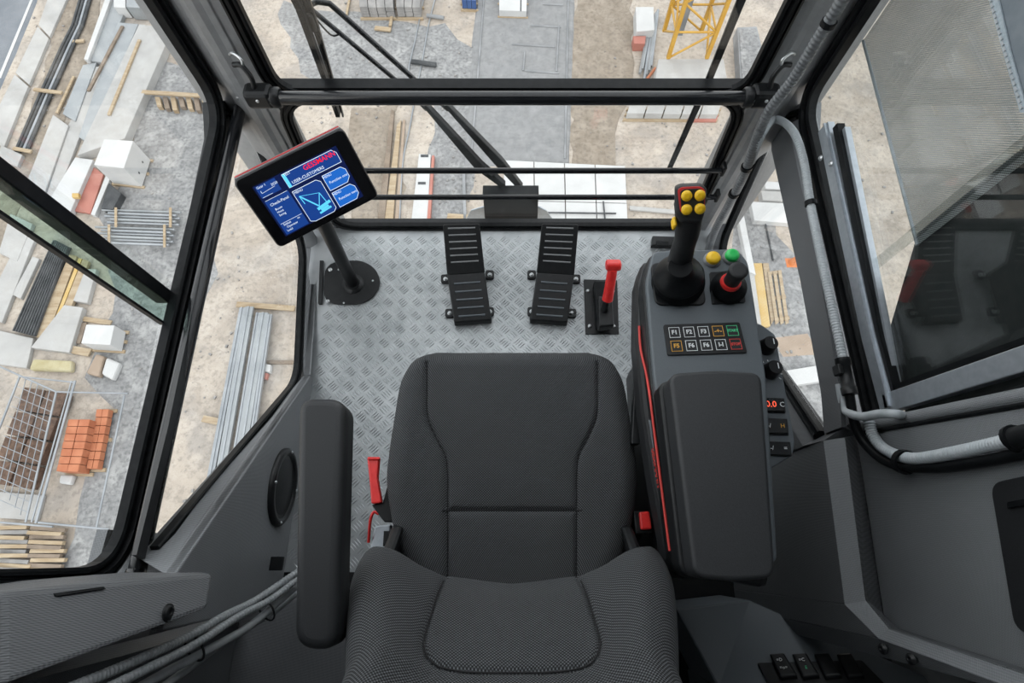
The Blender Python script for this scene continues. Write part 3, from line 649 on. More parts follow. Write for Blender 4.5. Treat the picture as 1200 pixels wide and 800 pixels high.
# cushion: half width against y, from the outline seen at z=.46
ZC = .455
outl = [(505, 418), (488, 424), (478, 436), (470, 455), (464, 490), (458, 530), (455, 565), (460, 605), (468, 640), (478, 665), (490, 690)]
outl = [(q.x, q.y) for q in smoothpath([V((a, b, 0)) for a, b in outl], 6)]
wt = sorted([(pz(a, b, ZC).y, -pz(a - 1, b, ZC).x) for a, b in outl])
Y1 = pz(598, 413, ZC).y; Y0 = wt[0][0] - .04
wt = [(Y0, wt[0][1] - .03)] + wt + [(Y1 + .001, wt[-1][1] - .02)]
zc2 = .485
sL = sm2([tuple(pz(a, b, zc2)[:2]) for a, b in ((500, 426), (500, 455), (501, 488), (512, 515), (523, 540), (524, 600), (524, 690))])
sR = [(-a, b) for a, b in sL]; sH = [tuple(pz(525, 598, zc2)[:2]), tuple(pz(672, 598, zc2)[:2])]; sH = [(-abs(sH[0][0]), sH[0][1]), (abs(sH[0][0]), sH[0][1])]
def cush(u, v, back=False):
    y = Y0 + (Y1 - Y0) * v; wd = interp(wt, y); x = u * wd; R = .045
    dx = wd - abs(x); dy = Y1 - y; 
    dd = min(dx, dy) if not (dx < R and dy < R) else max(0, R - math.hypot(R - dx, R - dy))
    drop = 0
    if dx < R: drop += R * (1 - math.sqrt(max(0, 1 - ((R - dx) / R) ** 2)))
    if dy < R: drop = max(drop, R * (1 - math.sqrt(max(0, 1 - ((R - dy) / R) ** 2)))) 
    side = max(0, (abs(x) - .10) / .1); z = zc2 + .010 * min(1, side) ** 2 - drop
    p = (x, y); d = min(pold(p, sL), pold(p, sR)); 
    d2 = pold(p, sH) if abs(x) < .11 else 9
    dm = min(d, d2); z += .005 * (1 - math.exp(-dm / .02)) - .007 * math.exp(-(dm / .0035) ** 2)
    return V((x, y, z))
mb = loft_pad(150, 150, cush, lambda u, v: (u * .22, v * (Y1 - Y0)))
# skirt down the rim
n = len(mb.v); NU = 150; NV = 150
rim = [i for i in range(NU + 1)] + [(j) * (NU + 1) + NU for j in range(1, NV + 1)] + [NV * (NU + 1) + i for i in range(NU - 1, -1, -1)] + [j * (NU + 1) for j in range(NV - 1, 0, -1)]
def skirt(mb, rim, off, steps):
    prev = rim
    for s_ in steps:
        st = len(mb.v)
        for k, i in enumerate(rim): mb.v.append(mb.v[i] + V(off) * s_); mb.uv.append((mb.uv[i][0] * (1 + s_), mb.uv[i][1] + s_ * .05))
        cur = list(range(st, st + len(rim)))
        for k in range(len(rim)):
            q = (k + 1) % len(rim); mb.smooth.add(len(mb.f)); mb.f.append((prev[k], cur[k], cur[q], prev[q]))
        prev = cur
    mb.f.append(tuple(reversed(prev)))
skirt(mb, rim, (0, 0, -.045), [.3, .7, 1])
obj('cushion', mb, M['fabric'], seat)
obj('cushion_seam', MB().tube([cush(a[0] / interp(wt, a[1]), (a[1] - Y0) / (Y1 - Y0)) + V((0, 0, .001)) for a in sL if a[1] > Y0 + .01 and a[1] < Y1 - .01], .0012, 6), M['seam'], seat)
obj('cushion_seam', MB().tube([cush(a[0] / interp(wt, a[1]), (a[1] - Y0) / (Y1 - Y0)) + V((0, 0, .001)) for a in sR if a[1] > Y0 + .01 and a[1] < Y1 - .01], .0012, 6), M['seam'], seat)
obj('cushion_seam', MB().tube([cush(x / .2, (sH[0][1] - Y0) / (Y1 - Y0)) + V((0, 0, .001)) for x in [sH[0][0] * (1 - k / 10) for k in range(21)]], .0012, 6), M['seam'], seat)
# backrest on a reclined plane
RC = math.radians(31); BT = V((0, -math.sin(RC), math.cos(RC))); BN = V((0, math.cos(RC), math.sin(RC))); B0 = V((0, -.035, .60))
def onb(px, py, h=0): p = pn(px, py, BN, BN.dot(B0) + h); return p.x, (p - B0).dot(BT)
bo = [(452, 640), (436, 652), (425, 668), (416, 690), (409, 722), (406, 760), (405, 800)]
bo = [(q.x, q.y) for q in smoothpath([V((a, b, 0)) for a, b in bo], 6)]
bw = [(onb(a - 0, b, -.01)[1], -onb(a - 1, b, -.01)[0]) for a, b in bo]; TM = .50
wb = sorted(bw); wb = [(wb[0][0] - .03, wb[0][1] * .93)] + wb + [(.30, .20), (.42, .185), (TM, .17)]
tmn = [(0, onb(598, 676, .0)[1]), (.40, onb(530, 670, .0)[1]), (.60, onb(500, 659, .02)[1]), (.78, onb(470, 642, .04)[1]), (.90, onb(455, 639, .04)[1]), (1.0, onb(440, 650, .03)[1])]
bs_ = sm2([onb(a, b, .01) for a, b in ((524, 668), (510, 705), (499, 738), (497, 755), (508, 769), (545, 777), (598, 778))])
bs_ = bs_ + [(-a, b) for a, b in reversed(bs_)]
def back(u, v):
    au = abs(u); t0 = interp(tmn, au) - .012; t_ = t0 + (TM - t0) * v
    wd = interp(wb, max(t_, wb[0][0])); x = u * wd
    R = .05; dx = wd - abs(x); dt = t_ - t0; du = TM - t_; drop = 0
    for d in (dx, du):
        if d < R: drop = max(drop, R * (1 - math.sqrt(max(0, 1 - ((R - d) / R) ** 2))))
    if dt < .035: drop = max(drop, .045 * (1 - math.sqrt(max(0, 1 - ((.035 - dt) / .035) ** 2))))
    q = max(0, min(1, (au - .42) / .40)); bol = .040 * q * q * (3 - 2 * q) * max(.35, 1 - max(0, t_ - .1) * 2)
    d = pold((x, t_), bs_); h = bol - drop + .004 * (1 - math.exp(-d / .018)) - .006 * math.exp(-(d / .003) ** 2) + .012 * math.exp(-((t_ - .03) / .06) ** 2) - .013 * max(0, 1 - (au / .5) ** 2) * math.exp(-((t_ - .0) / .07) ** 2)
    return B0 + V((x, 0, 0)) + BT * t_ + BN * h
mb = loft_pad(150, 150, back, lambda u, v: (u * .20, v * .55))
skirt(mb, rim, tuple(-BN * .08), [.3, .7, 1])
obj('backrest', mb, M['fabric'], seat)
obj('backrest_seam', MB().tube([B0 + V((a, 0, 0)) + BT * b + BN * (-.001 + .012 * math.exp(-((b - .03) / .06) ** 2) + .040 * (lambda q: q * q * (3 - 2 * q))(max(0, min(1, (abs(a) / interp(wb, b) - .42) / .4)))) for a, b in bs_[2:-2]], .0011, 6), M['seam'], seat)
obj('backrest_shell', MB().slab([(-.17, -.10, .50), (.17, -.10, .50), (.16, -.40, 1.0), (-.16, -.40, 1.0)], (0, -.03, -.01)), M['mattb'], seat, bevel=.01)
obj('seat_pan', MB().slab([(-.17, .0, .41), (.17, .0, .41), (.15, .32, .41), (-.15, .32, .41)], (0, 0, -.05)), M['mattb'], seat, bevel=.01)
obj('suspension', MB().slab([(-.16, -.05, .36), (.16, -.05, .36), (.16, .29, .36), (-.16, .29, .36)], (0, 0, -.26)), M['rubber'], seat, bevel=.02)
obj('base', MB().slab([(-.17, -.10, .10), (.17, -.10, .10), (.17, .30, .10), (-.17, .30, .10)], (0, 0, -.10)), M['mattb'], seat, bevel=.01)
for sg in (-1, 1): obj('recliner_arm', MB().slab([(sg * .215, .02, .36), (sg * .215, .085, .37), (sg * .205, .05, .50), (sg * .21, -.05, .62), (sg * .21, -.09, .50)], (-sg * .02, 0, 0)), M['black'], seat, bevel=.006)
# left armrest
t = thing('left_armrest', 'long narrow black padded armrest left of the seat', 'armrest', (-.28, .05, .66))
zt = .72
obj('pad', MB().pad([pz(347, 463, zt), pz(413, 465, zt), pz(399, 768, zt), pz(344, 764, zt)], (0, 0, -.001), .0005, .028), M['padl'], t) if False else None
ap = [pz(349, 465, zt), pz(404, 466, zt), pz(394, 764, zt), pz(343, 760, zt)]
obj('pad', MB().pad([p - V((0, 0, .055)) for p in ap], (0, 0, .055), .012, .024, 6, top_only=False), M['padl'], t)
obj('support', MB().slab([ap[2] + V((-.03, .02, -.06)), ap[3] + V((.02, .02, -.06)), ap[3] + V((.02, .07, -.06)), ap[2] + V((-.03, .07, -.06))], (.03, -.02, -.12)), M['black'], t, bevel=.006)
# red lever left of the seat
t = thing('seat_adjust_handle', 'red flat lever in a black holder at the left rear of the seat', 'handle', pz(452, 600, .40))
z0_ = .44
hp = [pz(432, 537, z0_), pz(446, 537, z0_), pz(444, 560, z0_), pz(449, 590, z0_), pz(437, 591, z0_), pz(435, 565, z0_)]
obj('grip', MB().pad(hp, (0, 0, .014), .003, .004), M['red'], t)
obj('grip_tip', MB().slab([pz(432, 536, z0_ + .012), pz(446, 536, z0_ + .012), pz(446, 539, z0_ + .012), pz(432, 539, z0_ + .012)], (0, 0, .008)), M['red'], t, bevel=.001)
obj('holder', MB().slab([pz(437, 592, z0_ - .01), pz(450, 590, z0_ - .01), pz(455, 571, z0_ - .01), pz(462, 573, z0_ - .01), pz(463, 612, z0_ - .01), pz(452, 612, z0_ - .01)], (0, 0, .012)), M['black'], t, bevel=.002)
t = thing('seat_side_bracket', 'grey metal bracket with a red cable beside the left of the seat', 'bracket', pz(440, 630, .30))
obj('plate', MB().slab([pz(439, 616, .36), pz(458, 614, .36), pz(456, 640, .36), pz(448, 650, .36), pz(431, 655, .36)], (0, 0, -.02)), M['alu'], t, bevel=.003)
obj('slot', MB().slab([pz(450, 622, .362), pz(456, 622, .362), pz(454, 640, .362), pz(449, 640, .362)], (0, 0, .002)), M['black'], t)
obj('cable', MB().tube(smoothpath([pz(432, 635, .36), pz(434, 610, .38), pz(438, 600, .38), pz(444, 602, .38)], 6), .003, 8), M['red'], t)
t = thing('seat_belt_buckle', 'black seat belt buckle with a red push button right of the seat', 'buckle', pz(752, 610, .40))
zb_ = .47
obj('body', MB().slab([pz(742, 598, zb_), pz(762, 599, zb_), pz(765, 625, zb_), pz(745, 626, zb_)], (0, 0, -.03)), M['black'], t, bevel=.003)
obj('push_button', MB().slab([pz(748, 600, zb_), pz(760, 599, zb_), pz(763, 620, zb_), pz(750, 621, zb_)], (0, 0, .008)), M['red'], t, bevel=.003)
obj('stalk', MB().tube([pz(752, 615, zb_ - .03), pz(735, 650, .36)], .008, 10), M['mattb'], t)

# ================================================================ RIGHT CONSOLE
con = thing('control_console', 'dark grey right hand control console beside the seat', 'console', (.33, .22, .30))
ZK = .615
tp = [pz(765, 294, ZK), pz(864, 291, ZK), pz(880, 312, ZK), pz(898, 440, ZK), pz(914, 682, ZK), pz(797, 686, ZK), pz(770, 440, ZK)]
tp = [pz(765, 294, ZK), pz(864, 291, ZK), pz(877, 306, ZK), pz(898, 440, ZK), pz(912, 660, ZK), pz(797, 672, ZK), pz(766, 440, ZK), pz(757, 330, ZK)]
obj('top_plate', MB().pad([p - V((0, 0, .012)) for p in tp], (0, 0, .012), .004, .014), M['console'], con)
obj('rim', MB().pad([p + V((0 if p.x > .35 else -.004, 0, -.05)) for p in tp], (0, 0, .040), .005, .016), M['black'], con)
side = [pz(757, 296, ZK - .02), pz(746, 330, ZK - .05), pz(745, 400, ZK - .05), pz(752, 480, ZK - .05), pz(764, 560, ZK - .05), pz(786, 665, ZK - .04), pz(905, 690, ZK - .04), pz(905, 560, ZK - .04), pz(890, 400, ZK - .04), pz(870, 294, ZK - .02)]
obj('side_shell', MB().slab([V((p.x, p.y, ZK - .045)) for p in side], (0, 0, -.06)), M['mattb'], con, bevel=.012)
obj('body', MB().slab([(.275, .42, .52), (.41, .42, .52), (.40, -.03, .52), (.26, -.03, .52)], (0, 0, -.30)), M['mattb'], con, bevel=.02)
obj('lower_arm', MB().slab([(.25, .25, .46), (.30, .25, .46), (.30, .0, .46), (.25, .0, .46)], (0, 0, -.40)), M['mattb'], con, bevel=.015)
obj('hinge_plate', MB().slab([pz(744, 440, .50), pz(750, 430, .50), pz(754, 490, .50), pz(750, 520, .50), pz(740, 520, .50)], (0, 0, -.02)), M['black'], con, bevel=.002)
# red line and lettering on the left flank
rl = [(748, 385), (750, 410), (757, 436), (765, 462), (771, 505), (779, 560), (790, 640)]
def flank(a, b, dz=0): return pz(a, b, ZK - .043)
ed = lambda y, dx=-.0068, dz=-.014: pz(interp([(440, 766), (672, 797)], y), y, ZK) + V((dx, 0, dz))
obj('red_stripe', MB().tube(smoothpath([pz(749, 382, .572), pz(751, 410, .574), pz(757, 436, .588), ed(462), ed(505), ed(560), ed(610), ed(645)], 4), .0022, 8), M['redp'], con)
obj('badge_strip', MB().slab([flank(760, 492), flank(763, 492), flank(783, 625), flank(780, 625)], (0, 0, .002)), M['alu'], con)
d_ = (flank(764, 520) - flank(775, 590)).normalized()
text('lettering', 'GESSMANN', .010, flank(768.5, 548) + V((0, 0, .0022)), -d_, V((1, 0, 0)), M['redp'], con, .0004, 'CENTER', 1.25, .0003)
# pad
zp = .70
pp = [pz(786, 437, zp), pz(884, 434, zp), pz(895, 445, zp), pz(909, 655, zp), pz(905, 676, zp), pz(820, 678, zp), pz(803, 668, zp), pz(779, 448, zp)]
pp = [pz(784, 437, zp), pz(840, 433, zp), pz(893, 436, zp), pz(910, 677, zp), pz(862, 681, zp), pz(814, 677, zp)]
t = thing('right_armrest', 'wide black padded armrest lying on the right hand console', 'armrest', (.29, .11, ZK))
obj('pad', MB().pad([p - V((0, 0, .040)) for p in pp], (0, 0, .040), .006, .018, 6), M['pad'], t)
obj('pad_base', MB().pad([p * 1.0 + V((-.006 if p.x < .27 else -.002, 0, -.075)) for p in pp], (0, 0, .036), .005, .018), M['black'], t)
# keypad
kq = [pz(777, 381, ZK), pz(866, 378, ZK), pz(875, 414, ZK), pz(782, 417, ZK)]
kp = obj('keypad', MB().pad(kq, (0, 0, .003), .001, .004), M['black'], con)
def kpt(u, v, h=.0035): return kq[0].lerp(kq[1], u).lerp(kq[3].lerp(kq[2], u), v) + V((0, 0, h))
keys = [('F1', 'white'), ('F2', 'white'), ('F3', 'white'), ('-+-', 'amber'), ('START', 'greenp'), ('F5', 'amber'), ('F6', 'white'), ('F6', 'white'), ('I-I', 'white'), ('STOP', 'redp')]
for i, (s, c) in enumerate(keys):
    u = .125 + (i % 5) * .188; v = .28 + (i // 5) * .44; a = .070; b = .17
    q = [kpt(u - a, v - b), kpt(u + a, v - b), kpt(u + a, v + b), kpt(u - a, v + b)]
    kk = obj('key', MB().slab([p - V((0, 0, .0012)) for p in q], (0, 0, .0016)), M['mattb'], kp)
    mb = MB(); cc = sum(q, V((0, 0, 0))) / 4
    for j in range(4):
        A, B = q[j], q[(j + 1) % 4]; mb.slab([A, B, B.lerp(cc, .09), A.lerp(cc, .09)], (0, 0, .0009))
    obj('key_outline', mb, M[c], kk)
    text('lettering', s, .0105 if len(s) < 4 else .0065, kpt(u, v, .0042), V(kq[1] - kq[0]), V((0, 1, 0)), M[c], kk, .0002, 'CENTER', 1, .0003)
# push buttons
for q, c, lab in (((834, 303), 'yel', 'round yellow push button on the console'), ((856, 300), 'grn', 'round green push button on the console')):
    o_ = pz(q[0], q[1] + 2, ZK)
    b_ = obj('push_button', MB().lathe([(.0125, .004), (.0125, .011), (.011, .0135), (.006, .0145)], o_, (0, 0, 1), 24), M[c], con, label=c.replace('yel', 'yellow').replace('grn', 'green') + ' push button')
    obj('bezel', MB().lathe([(.0155, 0), (.0155, .003), (.013, .0055)], o_, (0, 0, 1), 24), M['steel' if c == 'x' else 'pillar'], b_)
# main joystick
def joy(name, lab, base_px, plate, rb, zb0): pass
t = thing('main_joystick', 'tall black joystick with four yellow thumb buttons and a red rimmed head', 'joystick', pz(795, 335, ZK))
jb = pz(794, 333, ZK)
obj('mount_plate', MB().pad([jb + V((a * .045, b * .043, 0)) for a, b in ((-1, -1), (1, -1), (1, 1), (-1, 1))], (0, 0, .004), .002, .016), M['black'], t)
jb2 = pz(797, 315, ZK + .06)
bd = (jb2 - jb).normalized()
obj('boot', MB().lathe([(.044, .003), (.046, .010), (.040, .015), (.044, .021), (.038, .026), (.043, .032), (.041, .037), (.036, .042), (.028, .052), (.021, .060), (.0195, .070)], jb, bd, 32), M['rubber'], t)
j0 = pz(798, 300, ZK + .065); j2 = pz(808, 262, ZK + .15); j3 = pz(809, 240, ZK + .19)
jd = (j2 - j0).normalized(); hn_ = ((CAM - j3).normalized() + V((0, -.25, .1))).normalized()
obj('shaft', MB().tube(smoothpath([j0 - jd * .03, j0.lerp(j2, .3), j2 - jd * .02, j3 - hn_ * .024], 5), 1, 24, rf=lambda i: [.021, .0205, .020, .0195, .019, .0185, .018, .018, .018, .0185, .019, .0195, .020, .021, .022, .023][min(i, 15)]), M['mattb'], t)
hn = (CAM - j3).normalized(); hn = (hn + V((0, -.25, .1))).normalized()
def onh(a, b, h=0): return pn(a, b, hn, hn.dot(j3)) + hn * h
hh = [onh(791, 220), onh(797, 217), onh(822, 216), onh(829, 221), onh(826, 250), onh(822, 262), onh(797, 262), onh(791, 250)]
hd = obj('head', MB().pad([p - hn * .035 for p in hh], hn * .035, .006, .006, 5, top_only=False), M['mattb'], t)
ri = [onh(794, 222), onh(799, 219), onh(821, 218), onh(827, 223), onh(825, 248), onh(797, 250)]
obj('red_rim', MB().pad([p + hn * .0 for p in ri], hn * .002, .0005, .008), M['redd'], hd)
rj = [onh(797, 224.5), onh(801, 221.5), onh(820, 220.5), onh(825, 224.5), onh(824.5, 252), onh(799, 253)]
obj('button_face', MB().pad([p + hn * .001 for p in rj], hn * .0025, .0005, .006), M['mattb'], hd)
for a, b in ((804.5, 229), (820, 228.5), (804.5, 245), (820, 244)):
    obj('thumb_button', MB().lathe([(.0078, 0), (.0078, .0045), (.0065, .0062), (.003, .007)], onh(a, b, .003), hn, 22), M['yel'], hd)
obj('side_button', MB().box(onh(790, 264, -.02), (.006, .018, .014)), M['yel'], hd, bevel=.003)
# mini joystick
t = thing('mini_joystick', 'short black joystick with a red ring beside the green button', 'joystick', pz(853, 338, ZK))
sq = [pz(831, 320, ZK), pz(868, 317, ZK), pz(873, 355, ZK), pz(834, 357, ZK)]
obj('mount_plate', MB().pad(sq, (0, 0, .004), .001, .003), M['black'], t)
m0 = pz(853, 338, ZK + .004); m1 = pz(866, 316, ZK + .075); md = (pz(856, 330, ZK + .04) - m0).normalized()
obj('boot', MB().lathe([(.030, 0), (.031, .006), (.026, .010), (.028, .016), (.022, .022), (.021, .028), (.017, .032)], m0, md, 28), M['rubber'], t)
m2 = m0 + md * .028; kd = (m1 - m2).normalized()
obj('ring', MB().lathe([(.0165, 0), (.0175, .002), (.0175, .006), (.016, .009)], m2, kd, 28), M['red'], t)
obj('knob', MB().lathe([(.0135, .006), (.013, .02), (.0145, .032), (.0158, (m1 - m2).length - .002), (.0150, (m1 - m2).length), (.010, (m1 - m2).length + .0004)], m2, kd, 28), M['mattb'], t)
# side rocker panel
ZS = .58
sp2 = [pz(884, 377, ZS), pz(893, 380, ZS), pz(909, 392, ZS), pz(932, 518, ZS), pz(929, 534, ZS), pz(884, 560, ZS), pz(870, 480, ZS)]
sw = obj('switch_wing', MB().pad([p - V((0, 0, .03)) for p in sp2], (0, 0, .03), .003, .006), M['console'], con)
for q in ((897, 407), (902, 435)):
    o_ = pz(q[0], q[1], ZS); kn = obj('rotary_knob', MB().lathe([(.0150, 0), (.0145, .006), (.0130, .008), (.0125, .022), (.0115, .024)], o_, (0, 0, 1), 24), M['black'], con)
    obj('knob_mark', MB().box(o_ + V((.004, .002, .0245)), (.0012, .010, .001)), M['white'], kn)
mb = MB()
for k in range(9):
    a = math.radians(-40 + k * 26); o_ = pz(902, 435, ZS); mb.box(o_ + V((math.cos(a) * .020, math.sin(a) * .020, .0004)), (.003 if k % 2 else .0045, .0016, .0006), Matrix.Rotation(a, 3, 'Z'))
obj('dial_marks', mb, M['white'], sw)
for i, (y0, y1) in enumerate(((466, 483), (490, 509), (517, 534))):
    x0, x1 = 886 + i * 3, 918 + i * 3.5
    q = [pz(x0, y0, ZS), pz(x1, y0 + 1, ZS), pz(x1 + 2, y1 + 1, ZS), pz(x0 + 2, y1, ZS)]
    fr = obj('switch_frame', MB().pad(q, (0, 0, .004), .001, .002), M['black'], con)
    q2 = [p.lerp(sum(q, V((0, 0, 0))) / 4, .16) for p in q]
    rk = obj('rocker', MB().slab([p + V((0, 0, .004)) for p in q2], (0, 0, .003)), M['blackg'], fr)
    cc = sum(q2, V((0, 0, 0))) / 4 + V((0, 0, .0075)); ux = (q[1] - q[0]).normalized()
    if i == 0:
        text('lettering', '00.0', .015, cc - ux * .006, ux, V((0, 1, 0)), emit('led_red', (1, .12, .06), 1), rk, .0002); text('lettering', 'C', .012, cc + ux * .016, ux, V((0, 1, 0)), M['white'], rk, .0002)
    else:
        text('lettering', '-/', .010, cc - ux * .010, ux, V((0, 1, 0)), M['white'], rk, .0002); text('lettering', 'H' if i == 1 else '=', .010, cc + ux * .012, ux, V((0, 1, 0)), M['amber' if i == 1 else 'white'], rk, .0002)
# ================================================================ REAR RIGHT SWITCH BOX, SPEAKER, CABLES
t = thing('rear_switch_box', 'dark grey box with a row of rocker switches at the right rear', 'switch box', (.5, -.2, .0))
q = [pz(792, 713, .20), pz(878, 703, .19), pz(1110, 803, .40), pz(842, 806, .25)]
ext = [q[2] + V((.05, -.3, .06)), q[3] + V((0, -.3, .04))]
mb = MB().slab([q[0], q[1], q[2], q[3]], (0, 0, -.18)); mb.slab([q[3], q[2], ext[0], ext[1]], (0, 0, -.2))
obj('box', mb, M['console'], t, bevel=.004)
n_ = (q[1] - q[0]).cross(q[3] - q[0]).normalized(); n_ = n_ if n_.z > 0 else -n_
nb = (q[2] - q[3]).cross(q[1] - q[2]).normalized(); nb = nb if nb.z > 0 else -nb
cb = pz(940, 785, .30); db = nb.dot(cb)
def onq(a, b, h=0): return pn(a, b, nb, db) + nb * h
pl = obj('switch_plate', MB().pad([onq(888, 778), onq(1010, 775), onq(1040, 806), onq(905, 810)], nb * .006, .001, .003), M['black'], t)
for i, x in enumerate((903, 929, 955, 981)):
    qq = [onq(x, 771, .006), onq(x + 17, 770, .006), onq(x + 33, 797, .006), onq(x + 13, 799, .006)]
    rk = obj('rocker', MB().pad(qq, nb * .012, .004, .003), M['black'], pl)
    cc = onq(x + 12, 779, .019); ux = (qq[1] - qq[0]).normalized(); uy = nb.cross(ux)
    if i < 2:
        text('lettering', ('=D', '=C')[i], .008, cc, ux, uy, M['white'], rk, .0002); text('lettering', ('=o=', 'E')[i], .008, onq(x + 17, 788, .019), ux, uy, M[('white', 'greenp')[i]], rk, .0002)
# speaker on the left wall panel
def WP(px, py, h=0): return pn(px, py, PNL[0], PNL[0].dot(PNL[1]) + h)
t = thing('speaker_grille', 'round black speaker grille on the left wall panel', 'speaker', WP(329, 570))
sn = PNL[0]; sc_ = WP(330, 570)
sr = (WP(330, 528) - WP(330, 614)).length / 2
obj('rim', MB().lathe([(sr, 0), (sr, .006), (sr * .93, .012), (sr * .84, .012), (sr * .80, .006)], sc_, sn, 40), M['black'], t)
obj('grille', MB().lathe([(sr * .82, .005), (sr * .5, .008), (sr * .1, .009)], sc_, sn, 40), M['rubber'], t)
for k in range(4):
    a = math.radians(45 + 90 * k); u_ = sn.orthogonal().normalized(); v_ = sn.cross(u_); obj('screw', bolt(sc_ + (u_ * math.cos(a) + v_ * math.sin(a)) * sr * .9 + sn * .011, sn, .003), M['steel'], t)
# wall outlet the cables come out of
t = thing('cable_outlet', 'small black hook bracket on the wall where the left cables come out', 'bracket', WP(330, 665))
oc = WP(322, 660, .006)
obj('hood', MB().box(oc + V((.005, 0, .012)), (.04, .030, .008)), M['black'], t, bevel=.002); obj('back', MB().box(oc + V((-.012, 0, -.012)), (.006, .034, .05)), M['black'], t, bevel=.001)
def hose(name, lab, pts, r, mat, rib=0, group=None, sub=10):
    P = smoothpath(pts, sub)
    if rib:
        P = resample(P, rib / 4); mb = MB().tube(P, 1, 12, rf=lambda i: r * (1.0 if i % 4 in (0, 1) else .84))
    else: mb = MB().tube(P, r, 12)
    return tag(obj(name, mb, mat), lab, 'cable', group)
cl = lambda a, b, z: pz(a, b, z)
G = 'grey cables at the lower left'
hose('cable', 'ribbed grey cable, uppermost of the bundle at the lower left', [pz(350, 669, .32), pz(300, 703, .38), pz(262, 722, .46), pz(222, 745, .52), pz(150, 778, .62), pz(60, 815, .72)], .0070, M['hose'], .006, G)
hose('cable', 'ribbed grey cable, second from the top in the lower left bundle', [pz(350, 677, .32), pz(318, 702, .37), pz(280, 722, .44), pz(230, 754, .52), pz(165, 787, .61), pz(85, 825, .70)], .0065, M['hose'], .006, G)
hose('cable', 'smooth grey cable, third from the top in the lower left bundle', [pz(350, 684, .30), pz(325, 706, .34), pz(290, 735, .41), pz(235, 766, .49), pz(190, 790, .55), pz(130, 825, .64)], .0068, M['hose'], 0, G)
hose('cable', 'smooth grey cable at the bottom of the lower left bundle', [pz(350, 693, .28), pz(318, 718, .32), pz(270, 747, .40), pz(230, 776, .47), pz(195, 802, .53), pz(160, 830, .6)], .0062, M['hose'], 0, G)
for i, (c, a) in enumerate((((228, 755, .50), 'left'), ((312, 710, .37), 'right'))):
    cc = pz(c[0], c[1] + 4, c[2] - .0); d = (pz(150, 778, .62) - pz(262, 722, .46)).normalized() if i == 0 else (pz(280, 722, .44) - pz(318, 702, .37)).normalized()
    u1 = d.orthogonal().normalized(); v1 = d.cross(u1); up = (V((0, 0, 1)) - d * d.z).normalized(); sd_ = d.cross(up)
    tag(obj('cable_tie', MB().tube([cc + (up * math.cos(k * .35) * .013 + sd_ * math.sin(k * .35) * .022) for k in range(18)], .0018, 8, closed=True), M['rubber']), 'black cable tie at the %s of the lower left cable bundle' % a, 'cable tie', 'cable ties')
# conduits on the right front pillar and sill
PY = .900
c1 = hose('conduit', 'thick ribbed grey conduit running down the right front pillar', [py_(1010, -40, PY), py_(984, 5, PY), py_(962, 40, PY), py_(930, 92, PY), py_(900, 132, PY), py_(884, 170, PY), py_(872, 205, PY), py_(855, 238, PY), py_(838, 270, PY), py_(828, 300, PY)], .0115, M['hosed'], .0085)
c2 = hose('conduit', 'thinner ribbed grey conduit bending from the pillar along the right sill', [py_(880, 190, PY + .01), py_(893, 158, PY), px_(908, 140, .63), px_(928, 152, .635), px_(941, 185, .64), px_(950, 240, .64), px_(963, 305, .635), px_(977, 370, .63), px_(989, 425, .625)], .0088, M['hosel'], .006)
hose('hose', 'thin black hose rising beside the right window corner to its lower edge', [px_(992, 432, .625), px_(996, 465, .625), px_(1003, 500, .63), px_(1018, 524, .64), px_(1045, 543, .645), px_(1090, 548, .645), px_(1150, 541, .645), px_(1240, 522, .645)], .0085, M['rubber'])
hose('hose', 'ribbed light grey hose ending in a black socket at the right edge', [px_(1018, 492, .64), px_(1024, 512, .64), px_(1040, 528, .64), px_(1070, 537, .64), px_(1120, 530, .64), px_(1196, 513, .64)], .0095, M['hosel'], .005)
hose('hose', 'smooth light grey hose looped over the right window corner', [px_(984, 450, .62), px_(987, 468, .62), px_(992, 482, .62), px_(1010, 488, .62), px_(1030, 485, .625), px_(1050, 485, .635), px_(1058, 487, .668)], .0078, M['hosel'])
t = thing('hose_connector', 'black connector joining the sill conduit to the hoses', 'connector', px_(992, 448, .625))
a_, b_ = px_(987, 420, .622), px_(996, 462, .622)
obj('barrel', MB().tube([a_, a_.lerp(b_, .2), a_.lerp(b_, .21), a_.lerp(b_, .8), a_.lerp(b_, .81), b_], [.0135, .0135, .0115, .0115, .0135, .0135], 16), M['black'], t); obj('clip', MB().box(a_.lerp(b_, .5) + V((-.012, .012, 0)), (.01, .02, .02)), M['black'], t, bevel=.002)
t = thing('hose_socket', 'black socket at the right edge that the light grey hose enters', 'connector', px_(1198, 513, .64))
obj('barrel', MB().tube([px_(1190, 514, .64), px_(1230, 505, .64)], .015, 16), M['black'], t); obj('collar', MB().tube([px_(1188, 515, .64), px_(1193, 513, .64)], .018, 16), M['rubber'], t)
def clip(lab, c, d, r=.0135):
    d = V(d).normalized(); u1 = d.orthogonal().normalized(); v1 = d.cross(u1); t = thing('conduit_clip', lab, 'clip', c, 'black clips holding the conduits')
    obj('ring', MB().sweep([c + (u1 * math.cos(k * math.pi / 9) + v1 * math.sin(k * math.pi / 9)) * r for k in range(18)], [(-.001, -.005), (-.001, .005), (.003, .005), (.003, -.005)], d, True), M['rubber'], t)
    obj('foot', MB().box(c + V((.004, .012, -.004)), (.012, .012, .012)), M['black'], t, bevel=.002)
clip('black clip on the pillar conduit just below the top edge of the picture', py_(971, 27, PY), (py_(984, 5, PY) - py_(962, 40, PY)), .013)
clip('black clip low on the pillar conduit, level with the upper thin bar', py_(875, 196, PY), (py_(884, 170, PY) - py_(872, 205, PY)), .013)
clip('lowest black clip on the pillar conduit, above the joystick head', py_(860, 227, PY), (py_(872, 205, PY) - py_(855, 238, PY)), .013)
